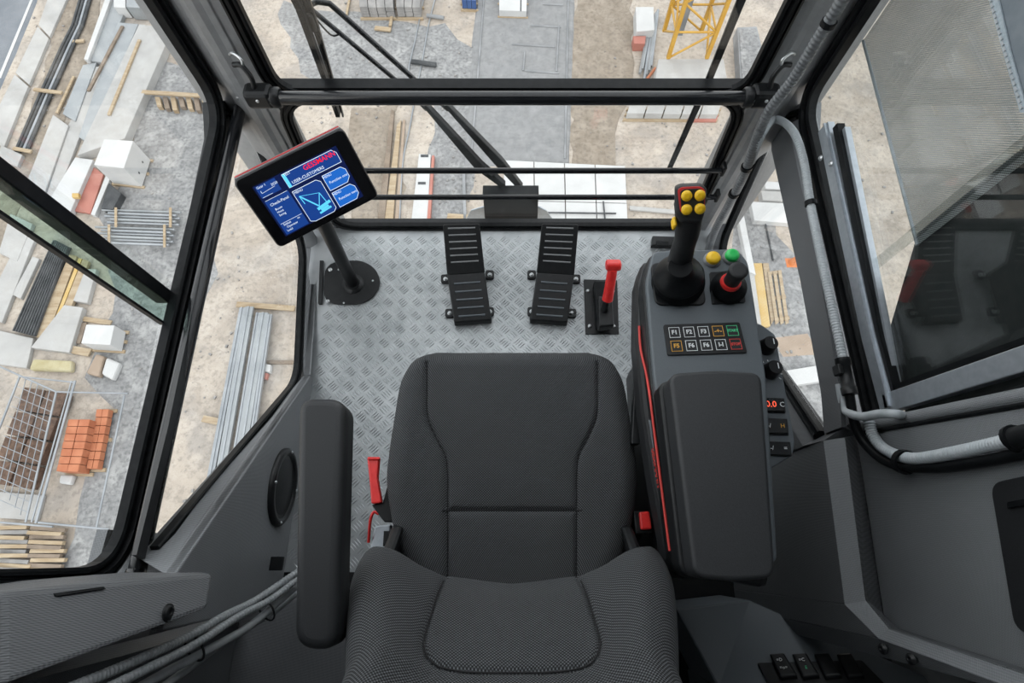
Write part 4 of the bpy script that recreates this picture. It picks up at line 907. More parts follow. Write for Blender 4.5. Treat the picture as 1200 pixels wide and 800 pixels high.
clip('black clip halfway down the right sill conduit', px_(950, 238, .64), (px_(941, 185, .64) - px_(950, 240, .64)), .011)
clip('black tie around both hoses below the right window', px_(1060, 541, .642), (px_(1040, 528, .64) - px_(1070, 537, .64)), .019)

t = thing('curtain', 'pale blue grey curtain with a taped edge hanging in the top right corner', 'curtain', px_(1200, 120, XW - .03))
XC = XW - .028
cpts = [(1206, 130), (1186, 62), (1170, -8), (1450, -340), (1800, -150), (1300, 130)]
mb = MB().slab([px_(a, b, XC) for a, b in cpts], (-.002, 0, 0)); obj('cloth', mb, M['curtain'], t)
obj('edge_tape', MB().slab([px_(a, b, XC - .003) for a, b in ((1206, 132), (1186, 62), (1170, -8), (1158, -8), (1177, 62), (1197, 132))], (-.002, 0, 0)), M['curtaine'], t)
mb = MB(); eA = [px_(1159, -6, XC - .006), px_(1178, 62, XC - .006), px_(1198, 130, XC - .006)]
for p in resample(smoothpath(eA, 8), .009): mb.box(p, (.002, .006, .003))
obj('stitching', mb, M['hosel'], t)
# ================================================================ THE BUILDING SITE FAR BELOW
G = -25.0
_K = .53
def ns(name, a, b=None, *r, **k): return noisy(name, tuple(x * _K for x in a), tuple(x * _K for x in b) if b else None, *r, **k)
M.update(
    sand=ns('site_sand', (.55, .47, .39), (.80, .70, .59), .5, .95, 0, .9, 15, .10, .3, .7),
    gravel=ns('grey_gravel', (.30, .30, .30), (.50, .50, .50), 5, .95, 0, .5, 12, .08, .25, .75),
    soil=ns('brown_soil', (.36, .30, .235), (.56, .48, .39), 1.2, .95, 0, .7, 14, .1, .3, .7),
    asphalt=ns('asphalt', (.20, .23, .27), (.28, .31, .35), .6, .8, 0, .2, 8, .02),
    screed=ns('grey_screed', (.34, .345, .35), (.46, .46, .46), 1.6, .9, 0, .6, 14, .06, .3, .7),
    conc=ns('pale_concrete', (.58, .57, .55), (.72, .71, .69), .7, .8, 0, .3, 10, .02), concd=ns('grey_concrete', (.33, .34, .35), (.48, .49, .50), .8, .85, 0, .3, 10, .02),
    concw=ns('white_concrete', (.80, .80, .79), (.9, .9, .89), .9, .7, 0, .1, 6, .01), bluec=ns('bluish_steel_sheet', (.44, .47, .49), (.56, .59, .60), .7, .5, .2, .1),
    timber=ns('raw_timber', (.52, .38, .23), (.70, .56, .38), 1.2, .8, 0, .3, 8, .01, stretch=(1, 6, 6)), timbd=ns('weathered_timber', (.26, .20, .15), (.42, .33, .25), 1.5, .85, 0, .3, 8, .01),
    timby=ns('yellow_timber', (.80, .52, .15), (.85, .62, .28), 1.2, .7, 0, .2), dark=ns('dark_sheet', (.045, .05, .055), (.11, .115, .12), 1.5, .7, 0, .4, 8, .02),
    brick=ns('orange_brick', (.62, .20, .09), (.78, .30, .15), 1.5, .8, 0, .2, 6, .01), rust=ns('rusty_mesh', (.13, .075, .05), (.26, .16, .11), 5, .85, 0, .6, 8, .05), pink=ns('red_board', (.60, .22, .17), (.72, .30, .23), .8, .7, 0, .1),
    galv=ns('galvanised_steel', (.44, .47, .50), (.60, .63, .66), .9, .45, .5, .1, 5, .01), crane=ns('crane_yellow_paint', (.78, .42, .05), (.88, .52, .09), 1.0, .4, 0, .05),
    blue=ns('blue_wrap', (.05, .12, .35), (.08, .17, .42), 2, .5, 0, .2), yfoam=ns('yellow_insulation', (.60, .52, .28), (.78, .70, .45), 1.5, .9, 0, .5), paper=ns('brown_paper', (.50, .38, .28), (.6, .47, .36), 1, .8, 0, .2),
    stoneg=ns('paving_stone', (.34, .33, .32), (.5, .48, .46), 1.2, .9, 0, .3), oran=ns('signal_orange', (.9, .25, .04), (.95, .3, .06), 2, .5, 0, 0))
def mottle(m, amount, grey, sc):
    nt = m.node_tree; b = nt.nodes['Principled BSDF']; src = b.inputs['Base Color'].links[0].from_socket
    tc = nd(nt, 'ShaderNodeTexCoord'); nz = nd(nt, 'ShaderNodeTexNoise'); nz.inputs['Scale'].default_value = sc; nz.inputs['Detail'].default_value = 9; nz.inputs['Roughness'].default_value = .65
    nt.links.new(tc.outputs['Object'], nz.inputs['Vector']); mr = nd(nt, 'ShaderNodeMapRange'); mr.inputs[1].default_value = .48; mr.inputs[2].default_value = .62; mr.inputs[4].default_value = amount
    nt.links.new(nz.outputs[0], mr.inputs[0]); mx = nd(nt, 'ShaderNodeMix', data_type='RGBA'); nt.links.new(mr.outputs[0], mx.inputs['Factor']); nt.links.new(src, mx.inputs['A']); mx.inputs['B'].default_value = (*grey, 1)
    nt.links.new(mx.outputs['Result'], b.inputs['Base Color'])
mottle(M['sand'], .65, (.26, .24, .22), .35); mottle(M['sand'], .5, (.46, .41, .355), .9); mottle(M['gravel'], .6, (.36, .36, .35), .8); mottle(M['screed'], .55, (.20, .20, .20), .7); mottle(M['soil'], .6, (.22, .18, .14), .8)
mottle(M['sand'], .45, (.16, .14, .12), 5); mottle(M['gravel'], .65, (.11, .11, .11), 4.5); mottle(M['screed'], .4, (.13, .13, .13), 4); mottle(M['soil'], .5, (.12, .10, .08), 4)
mottle(M['conc'], .45, (.30, .29, .27), .9); mottle(M['concw'], .3, (.42, .42, .41), 1.1); mottle(M['bluec'], .4, (.24, .25, .26), 1.0); mottle(M['asphalt'], .4, (.13, .15, .17), .5)
def gz(p, h=0): return pz(p[0], p[1], G + h)
gb = MB().slab([(-160, -90, G), (160, -90, G), (160, 170, G), (-160, 170, G)], (0, 0, -.5)); gr0 = struct('ground', gb, M['sand'])
def jag(poly, amp, step=1.2):
    P = [gz(p) for p in poly]; out = []
    for i in range(len(P)):
        a, b = P[i], P[(i + 1) % len(P)]; n = max(1, int((b - a).length / step)); d = (b - a).normalized(); s_ = V((-d.y, d.x, 0))
        for k in range(n): out.append(a.lerp(b, k / n) + s_ * random.uniform(-amp, amp) + d * random.uniform(-amp, amp) * .5)
    return out
def patch(name, poly, mat, h=.03, amp=.15):
    P = jag(poly, amp); c = sum(P, V((0, 0, 0))) / len(P); top = [p + V((0, 0, h)) for p in P]; out = [p + (p - c).normalized() * .25 - V((0, 0, .02)) for p in P]; n = len(P)
    mb = MB().add(top + out, [tuple(range(n))] + [(i, (i + 1) % n, (i + 1) % n + n, i + n) for i in range(n)]); return struct(name, mb, M[mat])
patch('gravel_bed', [(160, 70), (262, 85), (250, 320), (170, 560), (140, 700), (50, 720), (95, 590), (130, 480), (95, 440), (140, 340), (120, 250), (150, 200)], 'gravel', .05, .3)
patch('gravel_bed', [(330, 5), (420, 12), (520, 30), (556, 60), (548, 110), (470, 118), (420, 100), (350, 85)], 'gravel', .02, .5)
patch('gravel_bed', [(508, 125), (556, 120), (550, 196), (545, 262), (505, 270)], 'gravel', .03, .3)
patch('gravel_bed', [(860, 225), (905, 255), (940, 330), (960, 420), (985, 520), (880, 470), (860, 330)], 'gravel', .03, .4)
patch('soil_strip', [(78, -30), (128, -30), (98, 80), (60, 175), (28, 240), (0, 300), (-30, 290), (20, 190), (50, 90)], 'soil', .04, .2)
patch('soil_strip', [(672, -20), (740, -20), (745, 60), (730, 140), (720, 195), (668, 190)], 'soil', .02, .4)
patch('soil_strip', [(415, 125), (462, 122), (470, 262), (430, 300), (405, 260)], 'soil', .02, .4)
patch('road_bed', [(563, -30), (672, -30), (665, 190), (545, 192)], 'screed', .10, .08)
patch('asphalt_road', [(-140, -60), (60, -60), (40, 5), (-4, 110), (-60, 250), (-160, 260)], 'asphalt', .05, .02)
struct('road_line', MB().slab([gz((38, -6), .06), gz((41, -6), .06), (gz((1, 92), .06)), gz((-2, 90), .06)], (0, 0, .01)), M['concw'])
road_rut = MB()
for a, b in (((622, 30), (657, 32)), ((600, 52), (650, 55)), ((615, 60), (613, 83)), ((615, 83), (655, 86)), ((655, 30), (652, 84)), ((636, 5), (660, 6)), ((666, 0), (662, 186)), ((567, 0), (552, 188))):
    road_rut.tube([gz(a, .12), gz(b, .12)], .07, 6)
struct('road_edging', road_rut, M['concd'])
def block(name, lab, cat, quad, h, mat, base=0, group=None, bevel=.03):
    T = [gz(p, base + h) for p in quad]; mb = MB().slab(T, (0, 0, -h)); o = obj(name, mb, M[mat], None, bevel=bevel); return tag(o, lab, cat, group)
def pallet_under(quad, base_top, parent):
    T = [gz(p, base_top) for p in quad]; c = sum(T, V((0, 0, 0))) / 4
    for k in range(3):
        a = T[0].lerp(T[3], k / 2); b = T[1].lerp(T[2], k / 2); d = (b - a).normalized(); a = a - d * .12; b = b + d * .12; e = (T[3] - T[0]).normalized() * .09
        obj('skid', MB().slab([V((p.x, p.y, G + .14)) for p in (a - e, b - e, b + e, a + e)], (0, 0, -.14)), M['timber'], parent)
def loaded(name, lab, cat, quad, h, mat, pieces=(1, 1, 1), group=None, pname='block'):
    """load on a timber skid, split into nx*ny*nz pieces"""
    c = gz((sum(p[0] for p in quad) / 4, sum(p[1] for p in quad) / 4)); t = thing(name, lab, cat, c, group)
    T = [gz(p, h) for p in quad]; nx, ny, nz = pieces; hh = (h - .14) / nz
    for i in range(nx):
        for j in range(ny):
            for k in range(nz):
                g_ = .03 if max(pieces) > 1 else 0
                f = lambda u, v: T[0].lerp(T[1], u).lerp(T[3].lerp(T[2], u), v)
                u0, u1, v0, v1 = (i + g_) / nx, (i + 1 - g_) / nx, (j + g_) / ny, (j + 1 - g_) / ny; jz = random.uniform(-.02, .02) if g_ else 0
                q = [f(u0, v0), f(u1, v0), f(u1, v1), f(u0, v1)]; q = [p - V((0, 0, hh * k + jz)) for p in q]
                obj(pname, MB().slab(q, (0, 0, -hh * (.96 if g_ else 1))), M[mat], t, bevel=.02)
    pallet_under(quad, h, t); return t
# kerb along the road
kt = thing('kerb', 'row of long pale kerb slabs beside the asphalt road at the far upper left', 'kerb', gz((40, 60)))
for q in ([(58, -8), (81, -8), (58, 43), (45, 29)], [(44, 31), (57, 45), (34, 99), (18, 85)], [(17, 87), (33, 101), (4, 173), (-18, 158)], [(70, -60), (100, -60), (82, -10), (59, -10)]): obj('kerb_slab', MB().slab([gz(p, .2) for p in q], (0, 0, -.2)), M['conc'], kt, bevel=.02)
block('concrete_slab', 'small pale slab below the end of the trench pipes at the left edge', 'slab', [(1, 170), (26, 181), (20, 195), (-3, 186)], .25, 'conc')
t = thing('pipe_bundle', 'dark pipes lying in the brown trench at the upper left', 'pipes', gz((60, 90)))
for k in range(4):
    obj('pipe', MB().tube([gz(p, .15) for p in ((97 + k * 4, -12), (85 + k * 4, 30), (72 + k * 4.5, 55), (45 + k * 4.5, 115), (18 + k * 4.5, 178))], .09, 8), M['dark' if k % 2 else 'galv' if k == 2 else 'dark'], t)
def plank(lab, a, b, wpx, mat='timber', h=.12, z=.1, name='timber_beam', cat='timber', group=None):
    A, B = gz(a, z + h), gz(b, z + h); d = (B - A).normalized(); n = V((-d.y, d.x, 0)) * (wpx * .043 / 2 * (1 + abs(300 - a[1]) / 1500)); return tag(obj(name, MB().slab([A - n, B - n, B + n, A + n], (0, 0, -h)), M[mat], None, bevel=.01), lab, cat, group)
plank('short timber lying across the trench pipes at the left', (39, 104), (72, 108), 5, z=.25)
plank('short pale timber beside the upper end of the trench', (85, 48), (98, 47), 5)
plank('short timber at the lower end of the trench pipes', (15, 173), (36, 177), 5, z=.25)
plank('thin timber lath leaning along the trench side, left of the slabs', (86, 89), (66, 132), 3.5)
# slab stacks running down the left
SLB = [([(126, -10), (133, -10), (103, 70), (98, 69)], .5, 'concw', 'long white edged wall element at the upper left'), ([(134, -8), (146, 14), (120, 73), (104, 71)], .3, 'bluec', 'bluish flat sheet right of the white edged wall element'),
       ([(97, 76), (113, 73), (88, 142), (73, 133)], .25, 'bluec', 'bluish slab below the white edged wall element'), ([(62, 134), (80, 147), (52, 226), (30, 216)], .3, 'conc', 'long pale slab right of the lower trench'),
       ([(100, 108), (112, 78), (133, 76), (84, 176), (78, 150)], .18, 'conc', 'pale slab between the bluish slab and the large white stack'), ([(80, 152), (94, 158), (64, 236), (54, 228)], .2, 'conc', 'narrow pale slab left of the red board'),
       ([(138, 26), (162, 28), (128, 110), (100, 165), (92, 160)], .5, 'bluec', 'left bluish part of the large slab stack at the upper left'), ([(163, 28), (202, 34), (146, 162), (90, 182), (112, 136)], .6, 'conc', 'largest pale slab of the stack, above the white concrete cube'),
       ([(88, 184), (109, 187), (76, 262), (50, 246)], .4, 'concw', 'white slab left of the red board'), ([(12, 250), (38, 262), (20, 306), (-2, 296)], .25, 'conc', 'pale slab under the dark window bar at the left edge'),
       ([(24, 276), (41, 279), (2, 378), (-22, 368)], .22, 'conc', 'long narrow pale slab left of the dark sheet stack'), ([(38, 300), (46, 303), (24, 350), (14, 345)], .2, 'conc', 'small pale slab touching the dark sheet stack'),
       ([(-6, 386), (39, 396), (31, 431), (-6, 426)], .22, 'conc', 'pale slab above the wire fence at the left edge'), ([(75, 357), (97, 360), (81, 413), (36, 407)], .35, 'conc', 'pale slab with a dark edge below the yellow timber'),
       ([(97, 315), (113, 315), (102, 355), (85, 352)], .3, 'conc', 'pale slab right of the yellow timber'), ([(124, 205), (129, 209), (111, 252), (106, 251)], .3, 'concw', 'narrow white strip right of the red board')]
for q, h, m_, lab in SLB: block('concrete_slab', lab, 'slab', q, h, m_, 0, 'slabs stored at the left of the site')
plank('thin timber strip on the large slab stack', (163, 46), (127, 134), 4, z=.6); plank('second thin timber strip, left on the slab stack', (143, 30), (103, 106), 4, 'timbd', z=.5)
plank('thin timber between the bluish sheets', (132, 76), (124, 104), 3.5, z=.3)
block('red_board', 'reddish board lying left of the white concrete cube', 'board', [(108, 194), (121, 204), (106, 250), (86, 247)], .15, 'pink')
block('dark_crate', 'dark crate in the shade below the white concrete cube', 'crate', [(127, 214), (142, 226), (132, 245), (118, 244)], .5, 'dark')
t = block('yellow_clamp', 'small yellow clamp on the white slab by the red board', 'clamp', [(84, 226), (92, 226), (92, 231), (84, 231)], .2, 'timby', .4)
def lug_holes(t, quad, h):
    for u in (.3, .7):
        p = gz((quad[1][0] * (1 - u) + quad[2][0] * u, quad[1][1] * (1 - u) + quad[2][1] * u), h); obj('lifting_hole', MB().lathe([(.07, 0), (.07, .01)], p + V((.01, 0, -h * .62)), (1, .2, 0), 10), M['dark'], t)
q = [(122, 163), (156, 165), (145, 197), (110, 193)]; t = loaded('concrete_cube', 'large white concrete cube on timber, left of the gravel', 'concrete block', q, 1.8, 'concw'); lug_holes(t, q, 1.8)
q = [(101, 380), (134, 381), (129, 404), (95, 402)]; loaded('wrapped_box', 'white topped box with a grey side, above the paper sacks', 'box', q, 1.06, 'concw')
block('concrete_cube', 'bluish grey concrete cube at the top edge, by the cab pillar', 'concrete block', [(148, -12), (172, -12), (164, 9), (148, 8)], .95, 'bluec', .05)
block('concrete_cube', 'paler concrete cube at the top edge, left of the bluish grey one', 'concrete block', [(133, -12), (147, -12), (147, 9), (133, 8)], .8, 'concw', .05)
block('paper_sack', 'brown paper sack below the white topped box', 'sack', [(112, 414), (122, 417), (115, 441), (100, 437)], .4, 'paper', 0, None, .1)
block('white_sack', 'white sack lying right of the brown paper sack', 'sack', [(124, 418), (140, 425), (131, 445), (118, 438)], .4, 'concw', 0, None, .12)
plank('timber beam above the white topped box', (96, 373), (130, 378), 6, z=0); plank('dark timber beam left of the white topped box', (98, 378), (90, 402), 7, 'timbd', z=0); plank('short thick timber below left of the white topped box', (83, 409), (105, 413), 9, z=.1)
block('insulation_heap', 'heap of yellow insulation above the wire fence', 'insulation', [(38, 420), (84, 422), (83, 435), (33, 433)], .35, 'yfoam', 0, None, .12)
plank('long timber beam on the gravel, top of a low timber pile', (166, 107), (246, 112), 6, z=.5)
t = thing('timber_pile', 'low pile of short weathered timbers under the long beam', 'timber pile', gz((215, 118)))
for k in range(7): 
    a = (184 + k * 9, 113); A, B = gz(a, .35), gz((a[0] + 3, 125 + (k % 3) * 2), .35); n = V((.16, 0, 0)); obj('timber', MB().slab([A - n, A + n, B + n, B - n], (0, 0, -.3)), M['timbd' if k % 2 else 'timber'], t, bevel=.02)
for (y0, n_, x0, x1, lab) in ((246, 5, 120, 212, 'upper bundle of grey scaffold tubes right of the red board'), (266, 6, 112, 205, 'lower bundle of grey scaffold tubes right of the red board')):
    t = thing('tube_bundle', lab, 'tube bundle', gz((160, y0 + 8)), 'bundles of scaffold tubes')
    for k in range(n_): obj('tube', MB().tube([gz((x0 + (k * 7) % 11, y0 + k * 3.6), .35 + (k % 2) * .12), gz((x1 - (k * 5) % 9, y0 + k * 3.6 + 3), .35 + (k % 2) * .12)], .07, 8), M['galv' if k % 3 else 'bluec'], t)
    for x in (x0 + 14, x1 - 14): obj('strap', MB().slab([gz((x, y0 - 3), .58), gz((x + 3, y0 - 3), .58), gz((x + 3, y0 + n_ * 3.6 + 2), .58), gz((x, y0 + n_ * 3.6 + 2), .58)], (0, 0, -.03)), M['timber'], t)
t = thing('sheet_stack', 'stack of dark corrugated sheets left of the timber', 'sheet stack', gz((45, 340)))
for k in range(4):
    o_ = k * .9; obj('sheet', MB().slab([gz((x + o_, y), .42 - k * .1) for x, y in ((62, 281), (80, 290), (41, 394), (14, 387))], (0, 0, -.08)), M['dark'], t, bevel=.01)
for k in range(9):
    u = (k + .5) / 9; A = gz((62 + 18 * u, 281 + 9 * u), .45); B = gz((14 + 27 * u, 387 + 7 * u), .45); obj('corrugation', MB().tube([A, B], .05, 5), M['dark'], t)
for i, (q, m_, lab) in enumerate(([[(81, 298), (90, 300), (55, 395), (40, 394)], 'timber', 'wide pale plank beside the dark sheet stack'], [[(92, 302), (96, 303), (60, 394), (56, 394)], 'timby', 'narrow yellow plank between two pale planks'], [[(97, 303), (104, 306), (69, 396), (61, 394)], 'timber', 'pale plank right of the narrow yellow plank'])): block('plank', lab, 'plank', q, .2, m_, .1, 'planks beside the dark sheets', .01)
# wire fence panel and crate, brick pallets, firewood
t = thing('wire_fence', 'galvanised wire mesh fence panels at the left edge', 'fence', gz((70, 530)))
Zf = 1.0
for a, b, r in (((-10, 425), (66, 459), .045), ((66, 459), (150, 461), .045), ((-10, 611), (62, 617), .045), ((45, 612), (128, 620), .05), ((23, 441), (-8, 520), .05), ((66, 459), (30, 612), .05), ((88, 446), (42, 613), .06), ((146, 463), (113, 618), .05), ((84, 446), (37, 612), .04), ((22, 441), (88, 448), .04)): obj('fence_tube', MB().tube([gz(a, Zf), gz(b, Zf)], r, 8), M['galv'], t)
mb = MB()
for k in range(5):
    u = (k + 1) / 6; mb.tube([gz((23 + 43 * u, 441 + 17 * u), Zf), gz((-8 + 38 * u, 560 + 52 * u), Zf)], .02, 4)
for k in range(12):
    v = (k + 1) / 13; mb.tube([gz((23 - 40 * v, 441 + 150 * v), Zf), gz((66 - 36 * v, 459 + 153 * v), Zf)], .02, 4)
obj('wire_mesh', mb, M['galv'], t, kind='stuff')
t = thing('mesh_stack', 'rust brown stack of reinforcing mesh behind the wire fence', 'mesh stack', gz((35, 510)))
for r_ in range(4):
    for c_ in range(2):
        f = lambda u, v: ((28 + 52 * u) - 44 * v, (452 + 8 * u) + 114 * v); q = [f(c_ / 2 + .02, r_ / 4 + .01), f(c_ / 2 + .48, r_ / 4 + .01), f(c_ / 2 + .48, r_ / 4 + .24), f(c_ / 2 + .02, r_ / 4 + .24)]
        obj('mesh_bale', MB().slab([gz(p, .5 + .08 * ((r_ + c_) % 2)) for p in q], (0, 0, -.45)), M['rust'], t, bevel=.02)
loaded('brick_pallet', 'taller pallet of orange bricks beside the wire fence', 'brick pallet', [(80, 491), (106, 491), (92, 553), (65, 552)], .9, 'brick', (2, 7, 1), 'pallets of orange bricks', 'brick_pack')
loaded('brick_pallet', 'lower pallet of orange bricks behind the taller one', 'brick pallet', [(113, 479), (128, 479), (114, 549), (101, 549)], .5, 'brick', (2, 7, 1), 'pallets of orange bricks', 'brick_pack')
block('red_white_bag', 'small white and red bag below the brick pallets', 'bag', [(70, 556), (86, 556), (82, 568), (68, 566)], .3, 'concw', 0, None, .1)
t = thing('plank_pile', 'pile of sawn plank ends at the bottom of the left window', 'plank pile', gz((45, 635)))
for k in range(22):
    r_, c_ = divmod(k, 2); y = 616 + r_ * 5.4; x = -8 + c_ * 42 + random.uniform(-4, 4); a, b = gz((x, y), .3 + random.uniform(0, .3)), gz((x + 40, y + 1 + random.uniform(-2, 2)), .4)
    obj('plank', MB().slab([a, b, b - V((0, .17, 0)), a - V((0, .17, 0))], (0, 0, -.2)), M[('timber', 'timbd', 'stoneg', 'timber')[k % 4]], t, bevel=.01)
block('concrete_slab', 'wide pale slab under the wire fence, above the plank pile', 'slab', [(-10, 575), (52, 580), (44, 610), (-12, 606)], .15, 'conc', 0, 'slabs stored at the left of the site')
# steel profiles seen through the lower left window
t = thing('profile_bundle', 'long grey steel profiles on timber battens, below the handrail', 'steel profiles', gz((290, 440)))
for i, ((a, b), (c, d), w_, m_) in enumerate((((284, 360), (246, 560), .16, 'galv'), ((292, 359), (256, 565), .22, 'bluec'), ((302, 366), (270, 560), .10, 'galv'), ((309, 366), (278, 560), .24, 'bluec'), ((316, 368), (288, 560), .12, 'galv'))):
    A, B = gz((a, b), .5), gz((c, d), .5); n = V((w_, 0, 0)); obj('profile', MB().slab([A - n, A + n, B + n, B - n], (0, 0, -.16)), M[m_], t, bevel=.01)
    obj('flange', MB().slab([A - n * .3 + V((0, 0, .05)), A + n * .1 + V((0, 0, .05)), B + n * .1 + V((0, 0, .05)), B - n * .3 + V((0, 0, .05))], (0, 0, -.06)), M['galv'], t)
plank('timber batten under the upper end of the steel profiles', (277, 356), (345, 361), 7, z=.1); plank('short timber batten left of the steel profiles, lower down', (237, 490), (262, 495), 7, z=.1); plank('thin timber batten crossing under the middle of the profiles', (300, 424), (345, 424), 4, 'timbd', z=.0)
block('white_tin', 'small white and red tin at the lower end of the profiles', 'tin', [(311, 426), (317, 427), (316, 436), (310, 435)], .3, 'concw'); block('red_tin', 'small red tin beside the white one by the steel profiles', 'tin', [(308, 436), (314, 437), (312, 444), (306, 443)], .25, 'redp' if False else 'pink')
# front of the site
loaded('paving_pallet', 'left pallet of paving stones at the top edge', 'paving pallet', [(419, -16), (460, -16), (461, 9), (421, 9)], .9, 'stoneg', (4, 1, 4), 'pallets of paving stones', 'stone_pack'); loaded('paving_pallet', 'right pallet of paving stones at the top edge', 'paving pallet', [(464, -16), (494, -16), (492, 9), (464, 9)], .9, 'stoneg', (3, 1, 4), 'pallets of paving stones', 'stone_pack')
plank('upright pale timber below the paving pallets', (460, 12), (457, 30), 4); plank('pale timber lying across, below the paving pallets', (439, 32), (458, 34), 7); plank('pale timber at the left of the paving pallets', (410, -5), (406, 16), 3)
loaded('wrapped_pallet', 'pallet wrapped in dark blue film at the top edge', 'pallet', [(540, -14), (557, -14), (558, 1), (541, 0)], .8, 'blue', (3, 2, 1), None, 'pack')
t = loaded('insulation_pack', 'white block with a strap standing on the grey road bed', 'block', [(585, -18), (618, -18), (617, 13), (585, 12)], .6, 'concw')
obj('strap', MB().slab([gz((610, -18), .61), gz((611.5, -18), .61), gz((611, 13), .61), gz((609.5, 13), .61)], (0, 0, -.012)), M['dark'], t)
for k, (lab, pts) in enumerate((('left of two thin pale cables running down the gravel', [(498, -10), (488, 40), (480, 75), (478, 95)]), ('right of two thin pale cables running down the gravel', [(512, -10), (502, 30), (495, 70), (489, 100), (480, 150), (472, 190), (468, 262)]))): tag(obj('ground_cable', MB().tube(smoothpath([gz(p, .08) for p in pts], 4), .05, 6), M['galv']), lab, 'cable', 'thin cables on the gravel')
tag(obj('short_pipe', MB().tube([gz((482, 72), .2), gz((511, 76), .2)], .16, 10), M['dark']), 'short dark pipe lying on the gravel left of the road bed', 'pipe')
tag(obj('short_pipe', MB().tube([gz((500, 18), .2), gz((520, 21), .2)], .13, 10), M['concd']), 'short grey pipe under the paving pallets', 'pipe')
block('long_board', 'long dark board left of the road bed, right of the monitor', 'board', [(458, 128), (462, 129), (449, 275), (440, 275)], .25, 'timbd'); block('long_board', 'long orange brown board right of the long dark one', 'board', [(465, 146), (470, 140), (459, 275), (448, 275)], .2, 'timber'); block('long_board', 'thin reddish board right of the orange brown one', 'board', [(472, 140), (475, 140), (466, 275), (461, 275)], .12, 'paper')
t = thing('road_barrier_panel', 'white channel panel with a red edge left of the wiper motor box', 'panel', gz((496, 220)))
obj('panel', MB().slab([gz(p, .3) for p in ((491, 180), (505, 181), (500, 275), (480, 275))], (0, 0, -.25)), M['concw'], t, bevel=.02); obj('red_edge', MB().slab([gz(p, .34) for p in ((506, 182), (509, 182), (503, 275), (499, 275))], (0, 0, -.3)), M['pink'], t, bevel=.01)
for y in (181, 213): obj('slot', MB().slab([gz(p, .315) for p in ((493 - (y - 181) * .1, y), (502 - (y - 181) * .1, y), (502 - (y - 181) * .1, y + 3), (493 - (y - 181) * .1, y + 3))], (0, 0, -.01)), M['dark'], t)
plank('narrow grey kerb between the barrier panel and the wiper motor box', (543, 196), (545, 262), 4, 'concd', name='kerb_stone', cat='kerb'); plank('pale timber block just left of the wiper motor box', (524, 254), (552, 256), 12, 'timber')
t = thing('formwork_deck', 'large white deck of panels below the grey road bed', 'deck', gz((665, 225)))
for i in range(4):
    for j in range(2):
        f = lambda u, v: (590 + (733 - 590) * u + 4 * v * u, 187 + 7 * u * (1 - v) + 95 * v); q = [f(i / 4 + .004, j / 2 + .006), f(i / 4 + .246, j / 2 + .006), f(i / 4 + .246, j / 2 + .494), f(i / 4 + .004, j / 2 + .494)]
        obj('deck_panel', MB().slab([gz(p, .30 + random.uniform(-.015, .015)) for p in q], (0, 0, -.28)), M['concw'], t, bevel=.01)
tag(obj('steel_rod', MB().tube([gz((640, 249), .4), gz((722, 250), .4)], .05, 6), M['dark']), 'thin dark rod lying across the white deck', 'rod'); tag(obj('steel_rod', MB().tube([gz((707, 236), .4), gz((710, 268), .4)], .05, 6), M['dark']), 'short dark rod crossing the end of the long one', 'rod')
plank('pale strip right of the white deck, behind the lower thin bar', (738, 243), (795, 248), 6, 'conc', name='kerb_stone', cat='kerb')
# tower crane mast on its base
base_q = [(772, 69), (848, 69), (851, 84), (769, 84)]
t = thing('ballast_stack', 'pale concrete ballast blocks under the yellow mast', 'ballast', gz((810, 90)), None)
Bt = [gz(p, 2.0) for p in ((772, 69), (848, 69), (852, 92), (768, 92))]
for k in range(3): obj('ballast_block', MB().slab([p - V((0, 0, .62 * k)) for p in Bt], (0, 0, -.58)), M['conc'], t, bevel=.03)
t = thing('crane_mast', 'yellow lattice tower mast rising at the top right of the windscreen', 'crane mast', gz((805, 75)))
A = gz((783, 68), 2.0); B = gz((828, 68), 2.0); sz = (B - A).length; legs = [A, B, B + V((0, sz, 0)), A + V((0, sz, 0))]; HM = 9.0
for p in legs: obj('leg', MB().box(p + V((0, 0, HM / 2)), (.24, .24, HM)), M['crane'], t, bevel=.02)
for k in range(5):
    z0, z1 = k * 1.8, (k + 1) * 1.8
    for i in range(4):
        a, b = legs[i], legs[(i + 1) % 4]
        if k % 2: a, b = b, a
        obj('brace', MB().tube([a + V((0, 0, z0)), b + V((0, 0, z1))], .07, 8), M['crane'], t)
        if k % 2 == 0: obj('cross_member', MB().tube([a + V((0, 0, z1)), b + V((0, 0, z1))], .07, 8), M['crane'], t)
obj('ladder', MB().box(legs[3].lerp(legs[2], .4) + V((0, -.4, HM / 2)), (.35, .06, HM)), M['galv'], t)
block('site_container', 'cream coloured container left of the yellow mast', 'container', [(745, 8), (766, 8), (767, 35), (746, 37)], .9, 'conc' if False else 'concw'); block('red_crate', 'small red crate below the cream container', 'crate', [(742, 42), (757, 42), (756, 51), (743, 51)], .6, 'pink', 0)
t = thing('pipe_stack', 'grey pipes stacked between the cream container and the mast', 'pipes', gz((768, 60)))
for k in range(6): obj('pipe', MB().tube([gz((771 - k * 2.0, 12 + k * 3), .3), gz((763 - k * 2.6, 78 + (k * 5) % 17), .3)], .10, 8), M[('galv', 'bluec', 'concd')[k % 3]], t)
tag(obj('orange_rod', MB().tube([gz((758, 93), .4), gz((768, 80), .4)], .10, 8), M['brick']), 'short orange rod at the lower left of the mast base', 'rod')
t = thing('gravel_box', 'long grey box filled with gravel right of the mast', 'gravel box', gz((878, 60)))
gq = [(864, 32), (887, 31), (897, 74), (868, 96)]; obj('box', MB().slab([gz(p, .8) for p in gq], (0, 0, -.8)), M['concd'], t, bevel=.02); obj('gravel_fill', MB().slab([gz(p, .86) for p in ((866, 34), (886, 33), (894, 73), (870, 92))], (0, 0, -.06)), M['gravel'], t, bevel=.02)
